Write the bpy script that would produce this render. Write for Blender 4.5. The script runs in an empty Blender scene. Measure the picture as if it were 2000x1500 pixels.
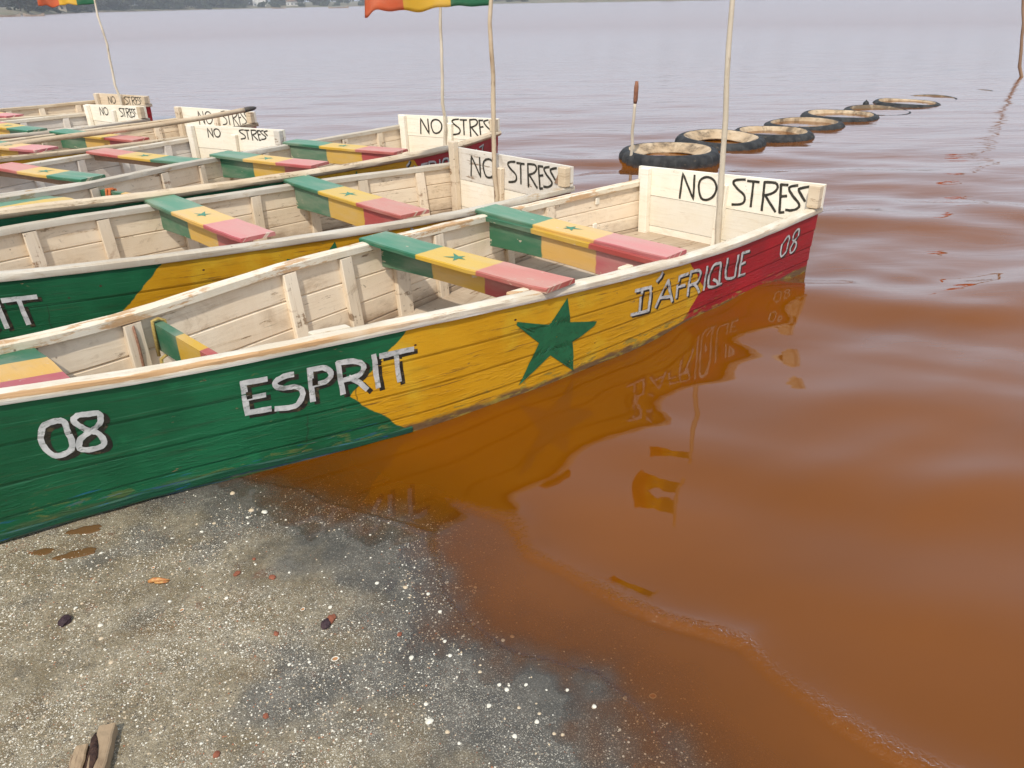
import bpy, bmesh, math, random
import numpy as np
from mathutils import Vector, Matrix

scene = bpy.context.scene
R = math.radians
rnd = random.Random(7)

# ------------------------------------------------------------------ camera
PITCH = math.atan((750 - 2) / 1500.0)
ROLL = R(1.15)
cam_d = bpy.data.cameras.new('camera')
cam_d.sensor_fit = 'HORIZONTAL'
cam_d.sensor_width = 36.0
cam_d.lens = 36.0 * 1500 / 2000
cam_d.clip_start = 0.05
cam_d.clip_end = 12000
cam = bpy.data.objects.new('camera', cam_d)
scene.collection.objects.link(cam)
fw = Vector((0, math.cos(PITCH), -math.sin(PITCH)))
r0 = Vector((1, 0, 0)); u0 = r0.cross(fw)
rt = r0 * math.cos(ROLL) - u0 * math.sin(ROLL)
up = u0 * math.cos(ROLL) + r0 * math.sin(ROLL)
M = Matrix((rt, up, -fw)).transposed().to_4x4()
M.translation = Vector((0, 0, 1.6))
cam.matrix_world = M
scene.camera = cam

# ------------------------------------------------------------------ sky, sun, exposure
SUN_EL = R(52.0)
SUN_DIR = Vector((-0.24, -0.971, 0)).normalized() * math.cos(SUN_EL) + Vector((0, 0, math.sin(SUN_EL)))
world = bpy.data.worlds.new('World')
scene.world = world
world.use_nodes = True
wn_ = world.node_tree
for n in list(wn_.nodes): wn_.nodes.remove(n)
sky = wn_.nodes.new('ShaderNodeTexSky')
sky.sky_type = 'NISHITA'
sky.sun_disc = False
sky.sun_elevation = SUN_EL
sky.sun_rotation = math.atan2(SUN_DIR.x, SUN_DIR.y)
sky.altitude = 0
sky.air_density = 1.0
sky.dust_density = 4.0
sky.ozone_density = 1.0
bg = wn_.nodes.new('ShaderNodeBackground')
bg.inputs['Strength'].default_value = 0.05
wo = wn_.nodes.new('ShaderNodeOutputWorld')
# a thin even veil of high haze over the whole sky, as on a milky bright day
veil = wn_.nodes.new('ShaderNodeVectorMath')
veil.operation = 'ADD'
veil.inputs[1].default_value = (14.2, 16.2, 19.6)
# (thicker along the horizon, as the slant path through the haze is longer)
tc_ = wn_.nodes.new('ShaderNodeTexCoord'); sx_ = wn_.nodes.new('ShaderNodeSeparateXYZ')
wn_.links.new(tc_.outputs['Generated'], sx_.inputs[0])
def _wm(op, a, b):
    nd = wn_.nodes.new('ShaderNodeMath'); nd.operation = op
    for i_, q_ in ((0, a), (1, b)):
        if isinstance(q_, (int, float)): nd.inputs[i_].default_value = q_
        else: wn_.links.new(q_, nd.inputs[i_])
    return nd.outputs[0]


zc_ = _wm('MAXIMUM', sx_.outputs[2], 0.0)
hz_ = _wm('ADD', 0.58, _wm('MULTIPLY', 1.18, _wm('POWER', 2.718, _wm('MULTIPLY', zc_, -3.3))))
hz_ = _wm('MULTIPLY', hz_, _wm('SUBTRACT', 1.0, _wm('MULTIPLY', 0.36, _wm('POWER', 2.718, _wm('MULTIPLY', zc_, -11.0)))))
vm_ = wn_.nodes.new('ShaderNodeVectorMath'); vm_.operation = 'SCALE'
vm_.inputs[0].default_value = (14.2, 16.4, 19.6)
wn_.links.new(hz_, vm_.inputs['Scale'])
wn_.links.new(vm_.outputs[0], veil.inputs[1])
wn_.links.new(sky.outputs[0], veil.inputs[0])
wn_.links.new(veil.outputs[0], bg.inputs['Color'])
wn_.links.new(bg.outputs[0], wo.inputs['Surface'])
sun_d = bpy.data.lights.new('sun', 'SUN')
sun_d.energy = 3.45
sun_d.angle = R(1.2)
sun_d.color = (1.0, 0.94, 0.84)
sun = bpy.data.objects.new('sun', sun_d)
scene.collection.objects.link(sun)
sun.rotation_euler = SUN_DIR.to_track_quat('Z', 'Y').to_euler()
sun.location = (-10, -18, 30)
vs = scene.view_settings
vs.view_transform = 'Standard'
vs.look = 'None'
vs.gamma = 1
vs.use_curve_mapping = False
vs.exposure = 0.0
try:
    scene.cycles.max_bounces = 8
    scene.cycles.transparent_max_bounces = 16
    scene.cycles.caustics_reflective = False
    scene.cycles.caustics_refractive = False
except Exception:
    pass

# ------------------------------------------------------------------ helpers: objects
COL = scene.collection


def link(o, parent=None):
    COL.objects.link(o)
    if parent is not None: o.parent = parent
    return o


def tag(o, label=None, cat=None, group=None, kind=None):
    if label: o['label'] = label
    if cat: o['category'] = cat
    if group: o['group'] = group
    if kind: o['kind'] = kind
    return o


def empty(name, loc=(0, 0, 0), rz=0.0):
    o = bpy.data.objects.new(name, None)
    o.empty_display_size = 0.2
    o.location = loc
    o.rotation_euler = (0, 0, rz)
    return link(o)


def dup(o, parent=None):
    c = o.copy(); COL.objects.link(c)
    if parent is not None: c.parent = parent
    for ch in list(o.children): dup(ch, c)
    return c


class MB:
    """collects faces (with uv and material index) for ONE mesh object"""
    def __init__(s): s.v = []; s.f = []; s.uv = []; s.m = []

    def grid(s, P, UV=None, mat=0, wrap=False):
        P = np.asarray(P, float); n, k = P.shape[:2]
        b = len(s.v)
        s.v.extend(map(tuple, P.reshape(-1, 3)))
        if UV is None: UV = np.zeros((n, k, 2))
        UV = np.asarray(UV, float)
        kk = k if wrap else k - 1
        for i in range(n - 1):
            for j in range(kk):
                j2 = (j + 1) % k
                s.f.append((b + i * k + j, b + (i + 1) * k + j, b + (i + 1) * k + j2, b + i * k + j2))
                s.uv.append([tuple(UV[i, j]), tuple(UV[i + 1, j]), tuple(UV[i + 1, j2]), tuple(UV[i, j2])])
                s.m.append(mat[j] if isinstance(mat, (list, tuple)) else mat)
        return b

    def face(s, pts, uvs=None, mat=0):
        b = len(s.v)
        s.v.extend(tuple(p) for p in pts)
        s.f.append(tuple(range(b, b + len(pts))))
        s.uv.append(uvs or [(p[0], p[2]) for p in pts])
        s.m.append(mat)

    def loft(s, rings, mat=0, uvs=None, caps=True):
        """rings: n x k closed loops -> closed solid"""
        P = np.asarray(rings, float); n, k = P.shape[:2]
        if uvs is None:
            L = np.concatenate([[0], np.cumsum(np.linalg.norm(np.diff(P.mean(1), axis=0), axis=1))])
            per = np.concatenate([[0], np.cumsum(np.linalg.norm(np.diff(P[0], axis=0), axis=1))])
            uvs = np.stack(np.meshgrid(L, per, indexing='ij'), -1)
        b = s.grid(P, uvs, mat, wrap=True)
        if caps:
            mm = mat[0] if isinstance(mat, (list, tuple)) else mat
            s.f.append(tuple(b + j for j in range(k))); s.uv.append([tuple(uvs[0][j]) for j in range(k)]); s.m.append(mm)
            e = b + (n - 1) * k
            s.f.append(tuple(e + j for j in reversed(range(k)))); s.uv.append([tuple(uvs[-1][j]) for j in reversed(range(k))]); s.m.append(mm)

    def tube(s, path, rad, sides=8, mat=0, caps=True):
        path = [Vector(p) for p in path]; n = len(path)
        rads = rad if isinstance(rad, (list, tuple)) else [rad] * n
        rings = []
        t0 = (path[1] - path[0]).normalized()
        a = Vector((0, 0, 1)) if abs(t0.z) < 0.9 else Vector((1, 0, 0))
        nx = t0.cross(a).normalized()
        for i, p in enumerate(path):
            t = (path[min(i + 1, n - 1)] - path[max(i - 1, 0)]).normalized()
            nx = (nx - t * nx.dot(t)).normalized(); ny = t.cross(nx)
            rings.append([p + (nx * math.cos(q) + ny * math.sin(q)) * rads[i]
                          for q in [2 * math.pi * j / sides for j in range(sides)]])
        s.loft([[tuple(q) for q in r] for r in rings], mat, caps=caps)

    def build(s, name, mats, parent=None, smooth=False, sharp=None):
        me = bpy.data.meshes.new(name)
        me.from_pydata(s.v, [], s.f)
        uvl = me.uv_layers.new(name='UVMap')
        flat = [c for face in s.uv for p in face for c in p]
        uvl.data.foreach_set('uv', flat)
        if not isinstance(mats, (list, tuple)): mats = [mats]
        for m in mats: me.materials.append(m)
        me.polygons.foreach_set('material_index', s.m)
        bm = bmesh.new(); bm.from_mesh(me)
        bmesh.ops.recalc_face_normals(bm, faces=bm.faces)
        bm.to_mesh(me); bm.free()
        if smooth:
            me.polygons.foreach_set('use_smooth', [True] * len(me.polygons))
            if sharp is not None:
                me.set_sharp_from_angle(angle=sharp)
        me.update()
        o = bpy.data.objects.new(name, me)
        return link(o, parent)


# ------------------------------------------------------------------ helpers: value noise in numpy
_perm = np.random.RandomState(3).rand(256, 256)


def vnoise(x, y, seed=0):
    x = np.asarray(x, float) + seed * 17.31; y = np.asarray(y, float) + seed * 7.77
    xi = np.floor(x).astype(int); yi = np.floor(y).astype(int)
    fx = x - xi; fy = y - yi
    fx = fx * fx * (3 - 2 * fx); fy = fy * fy * (3 - 2 * fy)
    g = lambda a, b: _perm[a % 256, b % 256]
    return ((g(xi, yi) * (1 - fx) + g(xi + 1, yi) * fx) * (1 - fy) +
            (g(xi, yi + 1) * (1 - fx) + g(xi + 1, yi + 1) * fx) * fy) * 2 - 1


# ------------------------------------------------------------------ helpers: materials
def srgb(r, g, b):
    f = lambda c: (c / 255 / 12.92) if c / 255 <= 0.04045 else ((c / 255 + 0.055) / 1.055) ** 2.4
    return (f(r), f(g), f(b), 1.0)


class NT:
    def __init__(s, name):
        s.m = bpy.data.materials.new(name); s.m.use_nodes = True
        s.t = s.m.node_tree
        for n in list(s.t.nodes): s.t.nodes.remove(n)
        s.out = s.t.nodes.new('ShaderNodeOutputMaterial')

    def n(s, typ, ins=None, **props):
        nd = s.t.nodes.new(typ)
        for k, v in props.items(): setattr(nd, k, v)
        for k, v in (ins or {}).items(): s.set(nd.inputs[k], v)
        return nd

    def set(s, sock, v):
        if isinstance(v, bpy.types.NodeSocket): s.t.links.new(v, sock)
        elif v is not None:
            if isinstance(v, (tuple, list)) and len(v) == 3 and sock.type == 'RGBA': v = tuple(v) + (1,)
            sock.default_value = v

    def mix(s, f, a, b, blend='MIX'):
        nd = s.n('ShaderNodeMix', data_type='RGBA', blend_type=blend, clamp_factor=True)
        s.set(nd.inputs[0], f); s.set(nd.inputs[6], a); s.set(nd.inputs[7], b)
        return nd.outputs[2]

    def math(s, op, a, b=None, c=None, clamp=False):
        nd = s.n('ShaderNodeMath', operation=op, use_clamp=clamp)
        s.set(nd.inputs[0], a)
        if b is not None: s.set(nd.inputs[1], b)
        if c is not None: s.set(nd.inputs[2], c)
        return nd.outputs[0]

    def noise(s, vec, scale, detail=3.0, rough=0.55, dist=0.0):
        nd = s.n('ShaderNodeTexNoise', {'Scale': scale, 'Detail': detail, 'Roughness': rough, 'Distortion': dist})
        if vec is not None: s.set(nd.inputs['Vector'], vec)
        return nd.outputs[0]

    def voro(s, vec, scale, feature='F1', rand=1.0):
        nd = s.n('ShaderNodeTexVoronoi', {'Scale': scale, 'Randomness': rand}, feature=feature)
        if vec is not None: s.set(nd.inputs['Vector'], vec)
        return nd

    def step(s, v, lo, hi, a=0.0, b=1.0):
        nd = s.n('ShaderNodeMapRange', {'From Min': lo, 'From Max': hi, 'To Min': a, 'To Max': b}, interpolation_type='SMOOTHSTEP')
        s.set(nd.inputs['Value'], v)
        return nd.outputs[0]

    def scale(s, vec, sx, sy, sz=1.0, off=None):
        nd = s.n('ShaderNodeMapping', {'Scale': (sx, sy, sz)})
        s.set(nd.inputs['Vector'], vec)
        if off is not None: s.set(nd.inputs['Location'], off)
        return nd.outputs[0]

    def uv(s): return s.n('ShaderNodeUVMap').outputs[0]

    def obj(s): return s.n('ShaderNodeTexCoord').outputs['Object']

    def geo(s): return s.n('ShaderNodeNewGeometry')

    def rand(s): return s.n('ShaderNodeObjectInfo').outputs['Random']

    def uvr(s):
        """uv shifted by a random amount per object, so that alike pieces do not repeat"""
        r = s.rand()
        c = s.n('ShaderNodeCombineXYZ', {0: s.math('MULTIPLY', r, 37.0), 1: s.math('MULTIPLY', r, 91.0), 2: r})
        v = s.n('ShaderNodeVectorMath', operation='ADD')
        s.set(v.inputs[0], s.uv()); s.set(v.inputs[1], c.outputs[0])
        return v.outputs[0]

    def sep(s, v):
        nd = s.n('ShaderNodeSeparateXYZ'); s.set(nd.inputs[0], v); return nd.outputs

    def bump(s, h, strength=0.3, dist=0.01, normal=None):
        nd = s.n('ShaderNodeBump', {'Strength': strength, 'Distance': dist})
        s.set(nd.inputs['Height'], h)
        if normal is not None: s.set(nd.inputs['Normal'], normal)
        return nd.outputs[0]

    def pbr(s, col, rough=0.6, normal=None, spec=0.4):
        nd = s.n('ShaderNodeBsdfPrincipled')
        s.set(nd.inputs['Base Color'], col); s.set(nd.inputs['Roughness'], rough)
        nd.inputs['Specular IOR Level'].default_value = spec
        if normal is not None: s.set(nd.inputs['Normal'], normal)
        s.t.links.new(nd.outputs[0], s.out.inputs['Surface'])
        return s.m


GREEN = (0.005, 0.092, 0.034); YELLOW = (0.60, 0.310, 0.009); RED = (0.33, 0.010, 0.015)


def hull_paint(name, gy, yr, apex=0.30, slope_g=0.62, slope_r=0.5, tone=1.0, dirt=0.5):
    """weathered enamel in three fields; u runs from the stern along the hull, v is the height in metres"""
    k = NT(name); uv = k.uv(); X = k.sep(uv); u, v = X[0], X[1]
    wob = k.math('MULTIPLY', k.math('SUBTRACT', k.noise(uv, 14, 3), 0.5), 0.035)
    wob2 = k.math('MULTIPLY', k.math('SUBTRACT', k.noise(uv, 3, 2), 0.5), 0.09)
    uu = k.math('ADD', k.math('ADD', u, wob), wob2)
    dv = k.math('ABSOLUTE', k.math('SUBTRACT', v, apex))
    bg_ = k.math('SUBTRACT', gy, k.math('MULTIPLY', dv, slope_g))
    br_ = k.math('ADD', yr, k.math('MULTIPLY', dv, slope_r))
    isg = k.step(k.math('SUBTRACT', uu, bg_), -0.004, 0.004)
    isr = k.step(k.math('SUBTRACT', br_, uu), -0.004, 0.004)
    lowf = k.noise(uv, 2.2, 4, 0.6)
    str_ = k.noise(k.scale(uv, 3.0, 45.0), 1.0, 4, 0.65)
    g = k.mix(k.step(lowf, 0.35, 0.7), tuple(c * 0.8 * tone for c in GREEN), tuple(c * 1.25 * tone for c in GREEN))
    g = k.mix(k.step(k.noise(uv, 5.0, 4), 0.58, 0.72, 0, 0.6), g, (0.012, 0.165, 0.062))
    g = k.mix(k.step(k.math('ADD', k.noise(k.scale(uv, 6, 60), 1, 3), k.math('MULTIPLY', v, -1.3)), 0.52, 0.60, 0, 0.75), g, (0.012, 0.10, 0.20))
    y = k.mix(k.step(lowf, 0.3, 0.7), tuple(c * tone for c in (0.52, 0.252, 0.007)), tuple(c * tone for c in YELLOW))
    y = k.mix(k.step(k.noise(uv, 4.0, 4), 0.54, 0.7, 0, 0.55), y, (0.60, 0.40, 0.03))
    r = k.mix(k.step(lowf, 0.3, 0.7), tuple(c * 0.75 * tone for c in RED), tuple(c * 1.15 * tone for c in RED))
    col = k.mix(isg, k.mix(isr, y, r), g)
    # faint streaks along the grain, grime below, chips showing wood and older coats
    col = k.mix(k.step(str_, 0.52, 0.75, 0, 0.36), col, (0.02, 0.018, 0.012), 'MIX')
    chipn = k.noise(k.scale(uv, 9, 22), 1.0, 5, 0.7)
    chip = k.step(chipn, 0.665, 0.70)
    col = k.mix(k.math('MULTIPLY', chip, 0.75), col, k.mix(k.step(k.noise(uv, 30, 2), 0.4, 0.6), (0.06, 0.035, 0.02), (0.24, 0.15, 0.07)))
    edge = k.step(k.math('ADD', v, k.math('MULTIPLY', k.math('SUBTRACT', k.noise(k.scale(uv, 5, 14), 1, 4), 0.5), 0.09)), 0.035, 0.015)
    col = k.mix(k.math('MULTIPLY', edge, k.math('SUBTRACT', 1.0, k.math('MULTIPLY', isg, 0.75))), col, k.mix(k.noise(k.scale(uv, 30, 120), 1, 3), (0.07, 0.032, 0.016), (0.20, 0.12, 0.05)))
    scr = k.step(k.noise(k.scale(uv, 2.2, 60), 1.0, 6, 0.75, 0.3), 0.58, 0.63)
    zone = k.step(k.noise(uv, 2.6, 3), 0.38, 0.52)
    col = k.mix(k.math('MULTIPLY', k.math('MULTIPLY', scr, zone), k.math('SUBTRACT', 0.75, k.math('MULTIPLY', isg, 0.55))), col, (0.10, 0.045, 0.018))
    peel = k.step(k.math('ADD', k.noise(k.scale(uv, 7, 26), 1, 5, 0.7, 0.5), k.step(v, 0.13, 0.02, 0, 0.13)), 0.66, 0.70)
    col = k.mix(k.math('MULTIPLY', peel, k.math('SUBTRACT', 0.85, k.math('MULTIPLY', isg, 0.6))), col, k.mix(k.noise(k.scale(uv, 20, 70), 1, 3), (0.10, 0.05, 0.025), (0.42, 0.33, 0.05)))
    ridge_shine = k.step(k.noise(k.scale(uv, 1.2, 75), 1.0, 3, 0.6, 0.2), 0.60, 0.68)
    col = k.mix(k.math('MULTIPLY', ridge_shine, k.math('MULTIPLY', isg, 0.30)), col, (0.06, 0.24, 0.13))  # pale lines on the green: gloss along ridges painted into the colour
    for ju, jv in ((3.49, 0.175), (3.30, 0.30), (1.02, 0.28)):
        jl = k.math('MULTIPLY', k.step(k.math('ABSOLUTE', k.math('SUBTRACT', uu, ju)), 0.0035, 0.0015), k.math('MULTIPLY', k.step(v, jv, jv - .004), k.step(v, jv - .115, jv - .11)))
        col = k.mix(k.math('MULTIPLY', jl, 0.55), col, (0.015, 0.02, 0.01))
    nick = k.step(k.voro(k.scale(uv, 1, 1.4), 5.5).outputs[0], 0.045, 0.03)
    col = k.mix(k.math('MULTIPLY', nick, k.step(k.noise(uv, 4, 2), 0.42, 0.5)), col, (0.06, 0.02, 0.012))
    spots = k.step(k.voro(k.scale(uv, 1, 1.6), 16).outputs[0], 0.06, 0.03)
    keep = k.step(k.noise(uv, 6, 2), 0.55, 0.6)
    col = k.mix(k.math('MULTIPLY', k.math('MULTIPLY', spots, keep), dirt), col, (0.045, 0.03, 0.015))
    h = k.math('ADD', k.math('MULTIPLY', str_, 0.5), k.math('MULTIPLY', k.noise(k.scale(uv, 18, 70), 1, 4, 0.7), 0.7))
    blister = k.math('MULTIPLY', k.step(k.noise(k.scale(uv, 9, 55), 1, 3, 0.6, 0.5), 0.52, 0.62), k.step(v, 0.33, 0.10))
    h = k.math('ADD', h, k.math('MULTIPLY', blister, 0.6))
    h = k.math('SUBTRACT', h, k.math('MULTIPLY', chip, 0.8))
    return k.pbr(col, k.step(lowf, 0.3, 0.7, 0.42, 0.62), k.bump(h, 0.40, 0.005), 0.35)


def old_wood(name, base, dark, light, stain=(0.20, 0.12, 0.06), worn=0.4, across=False, rough=0.75, spots=1.0, bilge=0.0):
    """old thin paint over planks; grain along u (or along v when across)"""
    k = NT(name); uv = k.uvr()
    gv = k.scale(uv, 45, 2.5) if across else k.scale(uv, 2.5, 45)
    grain = k.noise(gv, 1.0, 5, 0.65, 0.4)
    big = k.noise(uv, 2.5, 4, 0.6)
    col = k.mix(k.step(big, 0.3, 0.72), base, light)
    col = k.mix(k.step(grain, 0.5, 0.8, 0, 0.65), col, dark)
    brush = k.noise(k.scale(uv, 55, 4), 1.0, 3, 0.6)
    col = k.mix(k.step(brush, 0.5, 0.75, 0, 0.35), col, light)
    wornm = k.step(k.math('ADD', k.noise(k.scale(uv, 4, 12), 1, 5, 0.7), k.math('MULTIPLY', k.math('SUBTRACT', grain, 0.5), 0.5)), 0.675 - 0.15 * worn, 0.755 - 0.15 * worn)
    col = k.mix(k.math('MULTIPLY', wornm, 0.8), col, stain)
    smear = k.step(k.noise(k.scale(uv, 5, 9), 1.0, 6, 0.72, 0.8), 0.55, 0.70)
    col = k.mix(k.math('MULTIPLY', smear, 0.30 + 0.30 * worn), col, tuple(.55 * a + .45 * b for a, b in zip(dark, stain)))
    runs = k.step(k.noise(k.scale(uv, 38, 3) if not across else k.scale(uv, 3, 38), 1.0, 4, 0.65, 0.3), 0.56, 0.72)
    col = k.mix(k.math('MULTIPLY', runs, 0.28), col, light)
    crack = k.step(k.noise(k.scale(uv, 160, 5) if across else k.scale(uv, 5, 160), 1.0, 4, 0.7, 0.2), 0.66, 0.70)
    col = k.mix(k.math('MULTIPLY', crack, 0.45 + 0.35 * worn), col, tuple(.5 * a for a in stain))
    if bilge:
        v0 = k.sep(k.uv())[1]
        bl = k.step(k.math('ADD', v0, k.math('MULTIPLY', k.math('SUBTRACT', k.noise(k.scale(uv, 3, 7), 1, 5, 0.7), 0.5), 0.30)), 0.17, 0.03)
        col = k.mix(k.math('MULTIPLY', bl, bilge), col, k.mix(grain, (0.30, 0.20, 0.12), (0.15, 0.09, 0.05)))
        mold = k.step(k.noise(k.scale(uv, 12, 20), 1.0, 6, 0.78, 1.2), 0.60, 0.66)
        col = k.mix(k.math('MULTIPLY', k.math('MULTIPLY', mold, k.step(k.noise(uv, 2.0, 3), 0.5, 0.62)), 0.6), col, (0.20, 0.15, 0.10))
    nail = k.step(k.voro(uv, 11).outputs[0], 0.07, 0.03)
    nk = k.step(k.noise(uv, 9, 1), 0.47, 0.52)
    col = k.mix(k.math('MULTIPLY', k.math('MULTIPLY', nail, nk), 0.75 * spots), col, (0.09, 0.045, 0.025))
    hs = k.n('ShaderNodeHueSaturation', {'Value': k.math('ADD', 0.88, k.math('MULTIPLY', k.rand(), 0.2))}); k.set(hs.inputs['Color'], col); col = hs.outputs[0]
    h = k.math('ADD', grain, k.math('MULTIPLY', wornm, -0.5))
    return k.pbr(col, rough, k.bump(h, 0.4, 0.004), 0.25)


def band_paint(name, fade, rev=False, worn=0.35):
    """green / yellow / red bands across a seat; u is 0 at the far end and 1 at the near end, v in metres"""
    k = NT(name); uv = k.uv(); X = k.sep(uv)
    uu = k.math('ADD', X[0], k.math('MULTIPLY', k.math('SUBTRACT', k.noise(uv, 9, 2), 0.5), 0.035))
    if rev: uu = k.math('SUBTRACT', 1.0, uu)
    gs = k.step(uu, 0.355, 0.345); rs = k.step(uu, 0.665, 0.675)
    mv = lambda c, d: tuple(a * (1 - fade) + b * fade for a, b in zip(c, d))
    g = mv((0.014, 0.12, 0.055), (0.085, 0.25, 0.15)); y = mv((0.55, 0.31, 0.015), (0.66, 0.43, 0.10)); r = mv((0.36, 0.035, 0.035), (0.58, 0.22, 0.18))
    col = k.mix(rs, k.mix(gs, y, g), r)
    r3 = k.scale(uv, 4, 60)
    gr = k.noise(r3, 1.0, 4, 0.65)
    col = k.mix(k.step(gr, 0.55, 0.8, 0, 0.35), col, tuple(0.6 * c for c in (0.3, 0.2, 0.12)))
    uvr_ = k.uvr()
    ch = k.noise(k.scale(uvr_, 14, 30), 1.0, 5, 0.7)
    col = k.mix(k.step(ch, 0.70 - 0.1 * worn, 0.73 - 0.1 * worn, 0, 0.8), col, (0.42, 0.33, 0.23))
    endw = k.math('MAXIMUM', k.step(X[0], 0.03, 0.0), k.step(X[0], 0.965, 1.0))
    col = k.mix(k.step(k.math('ADD', ch, k.math('MULTIPLY', endw, 0.10)), 0.66, 0.70, 0, 0.85), col, (0.56, 0.46, 0.33))
    hs = k.n('ShaderNodeHueSaturation', {'Hue': k.math('ADD', 0.49, k.math('MULTIPLY', k.rand(), 0.018)), 'Saturation': k.math('ADD', 0.85, k.math('MULTIPLY', k.rand(), 0.2)), 'Value': k.math('SUBTRACT', 1.08, k.math('MULTIPLY', k.rand(), 0.2))}); k.set(hs.inputs['Color'], col); col = hs.outputs[0]
    dust = k.noise(k.scale(uvr_, 3, 8), 1, 4)
    col = k.mix(k.step(dust, 0.35, 0.75, 0, 0.30), col, (0.50, 0.42, 0.33))
    return k.pbr(col, 0.55, k.bump(k.math('ADD', gr, k.math('MULTIPLY', ch, 0.5)), 0.35, 0.003), 0.35)


def flat_paint(name, col, col2, wear=None, rough=0.5):
    k = NT(name); uv = k.uvr()
    ob = k.obj()
    c = k.mix(k.step(k.noise(ob, 25, 4), 0.35, 0.7), col, col2)
    if wear: c = k.mix(k.step(k.noise(k.scale(ob, 30, 30, 60), 1, 4, 0.7), 0.55, 0.63, 0, 0.75), c, wear)
    return k.pbr(c, rough, k.bump(k.noise(k.scale(ob, 60, 60, 120), 1, 3), 0.3, 0.003), 0.35)


def simple(name, col, col2, sc=8.0, rough=0.8, bump=0.3, bd=0.01, spec=0.3, stretch=(1, 1, 1)):
    k = NT(name); ob = k.scale(k.obj(), *stretch)
    nz = k.noise(ob, sc, 5, 0.6)
    return k.pbr(k.mix(k.step(nz, 0.35, 0.68), col, col2), rough, k.bump(nz, bump, bd), spec)


M_CREAM = old_wood('aged_cream_paint', (0.71, 0.575, 0.415), (0.46, 0.325, 0.19), (0.79, 0.685, 0.53), worn=0.25, bilge=0.7)
M_CREAM_RIB = old_wood('aged_cream_batten', (0.71, 0.59, 0.44), (0.43, 0.30, 0.18), (0.79, 0.69, 0.54), worn=0.6, across=True)
M_WHITE = old_wood('thick_white_paint', (0.78, 0.71, 0.57), (0.60, 0.49, 0.34), (0.82, 0.77, 0.66), stain=(0.55, 0.40, 0.25), worn=0.0, spots=0.5)
M_GREY = old_wood('greyed_white_paint', (0.60, 0.55, 0.47), (0.40, 0.34, 0.27), (0.68, 0.63, 0.55), worn=0.55)
M_TAN = old_wood('aged_tan_paint', (0.68, 0.54, 0.375), (0.42, 0.285, 0.165), (0.76, 0.64, 0.48), worn=0.35, bilge=0.8)
M_TAN_RIB = old_wood('aged_tan_batten', (0.60, 0.49, 0.35), (0.38, 0.26, 0.15), (0.68, 0.58, 0.45), stain=(0.22, 0.12, 0.06), worn=0.7, across=True)
M_FRESH = old_wood('fresh_white_paint', (0.58, 0.53, 0.47), (0.46, 0.40, 0.34), (0.66, 0.62, 0.56), worn=0.0)
M_RAIL = old_wood('worn_white_rail', (0.66, 0.57, 0.42), (0.44, 0.29, 0.15), (0.75, 0.69, 0.57), stain=(0.46, 0.25, 0.10), worn=1.05, rough=0.7)
def bow_rail():
    """white rail whose outer edge has worn to bare orange wood over the bow half; u runs from the stern, v round the section"""
    k = NT('worn_white_rail_bare_edge'); uv = k.uv(); X = k.sep(uv)
    nz = k.math('SUBTRACT', k.noise(k.scale(uv, 7, 60), 1, 5, 0.7), 0.5)
    gr = k.noise(k.scale(uv, 4, 120), 1, 4, 0.65)
    white = k.mix(k.step(k.noise(uv, 6, 4), 0.35, 0.7), (0.64, 0.55, 0.41), (0.75, 0.69, 0.57))
    white = k.mix(k.step(gr, 0.5, 0.8, 0, 0.35), white, (0.40, 0.26, 0.14))
    bare = k.mix(gr, (0.40, 0.20, 0.075), (0.58, 0.36, 0.17))
    vv = k.math('ADD', X[1], k.math('MULTIPLY', nz, 0.022))
    band = k.math('MULTIPLY', k.step(vv, 0.019, 0.022), k.step(vv, 0.044, 0.040))
    bow = k.step(k.math('ADD', X[0], k.math('MULTIPLY', k.noise(uv, 2.3, 4), 2.2)), 3.9, 4.6)
    few = k.step(k.noise(k.scale(uv, 3.5, 40), 1, 5, 0.7), 0.60, 0.66)
    c = k.mix(k.math('MULTIPLY', k.math('MULTIPLY', band, bow), 0.9), white, bare)
    c = k.mix(k.math('MULTIPLY', few, 0.75), c, bare)
    low = k.step(X[1], 0.017, 0.010)
    c = k.mix(k.math('MULTIPLY', low, 0.5), c, (0.60, 0.60, 0.58))  # lower outer face cooler: its bluish shade is put into the colour
    rust = k.step(k.voro(k.scale(uv, 1, 2.5), 3.2).outputs[0], 0.11, 0.05)
    c = k.mix(k.math('MULTIPLY', rust, k.step(k.noise(k.scale(uv, 40, 90), 1, 3), 0.4, 0.55)), c, (0.16, 0.06, 0.02))
    h = k.math('SUBTRACT', k.math('ADD', gr, nz), k.math('MULTIPLY', few, 0.6))
    return k.pbr(c, 0.7, k.bump(h, 0.6, 0.005), 0.25)


M_RAIL_BOW = bow_rail()
M_RAIL_TAN = old_wood('weathered_tan_rail', (0.52, 0.40, 0.26), (0.30, 0.20, 0.11), (0.62, 0.52, 0.38), stain=(0.20, 0.11, 0.05), worn=0.6)
M_RAIL_GREY = old_wood('greyed_white_rail', (0.50, 0.43, 0.33), (0.33, 0.24, 0.15), (0.60, 0.55, 0.46), stain=(0.42, 0.27, 0.13), worn=0.55)
M_BARE = old_wood('bare_brown_wood', (0.26, 0.16, 0.10), (0.14, 0.08, 0.05), (0.34, 0.22, 0.14), worn=0.3)
M_FLOOR = old_wood('dirty_floor_wood', (0.38, 0.29, 0.20), (0.20, 0.14, 0.085), (0.52, 0.42, 0.31), worn=0.5)
M_POLE = old_wood('weathered_pole_wood', (0.42, 0.31, 0.20), (0.22, 0.13, 0.07), (0.55, 0.45, 0.32), stain=(0.17, 0.09, 0.05), worn=0.5)
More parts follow.
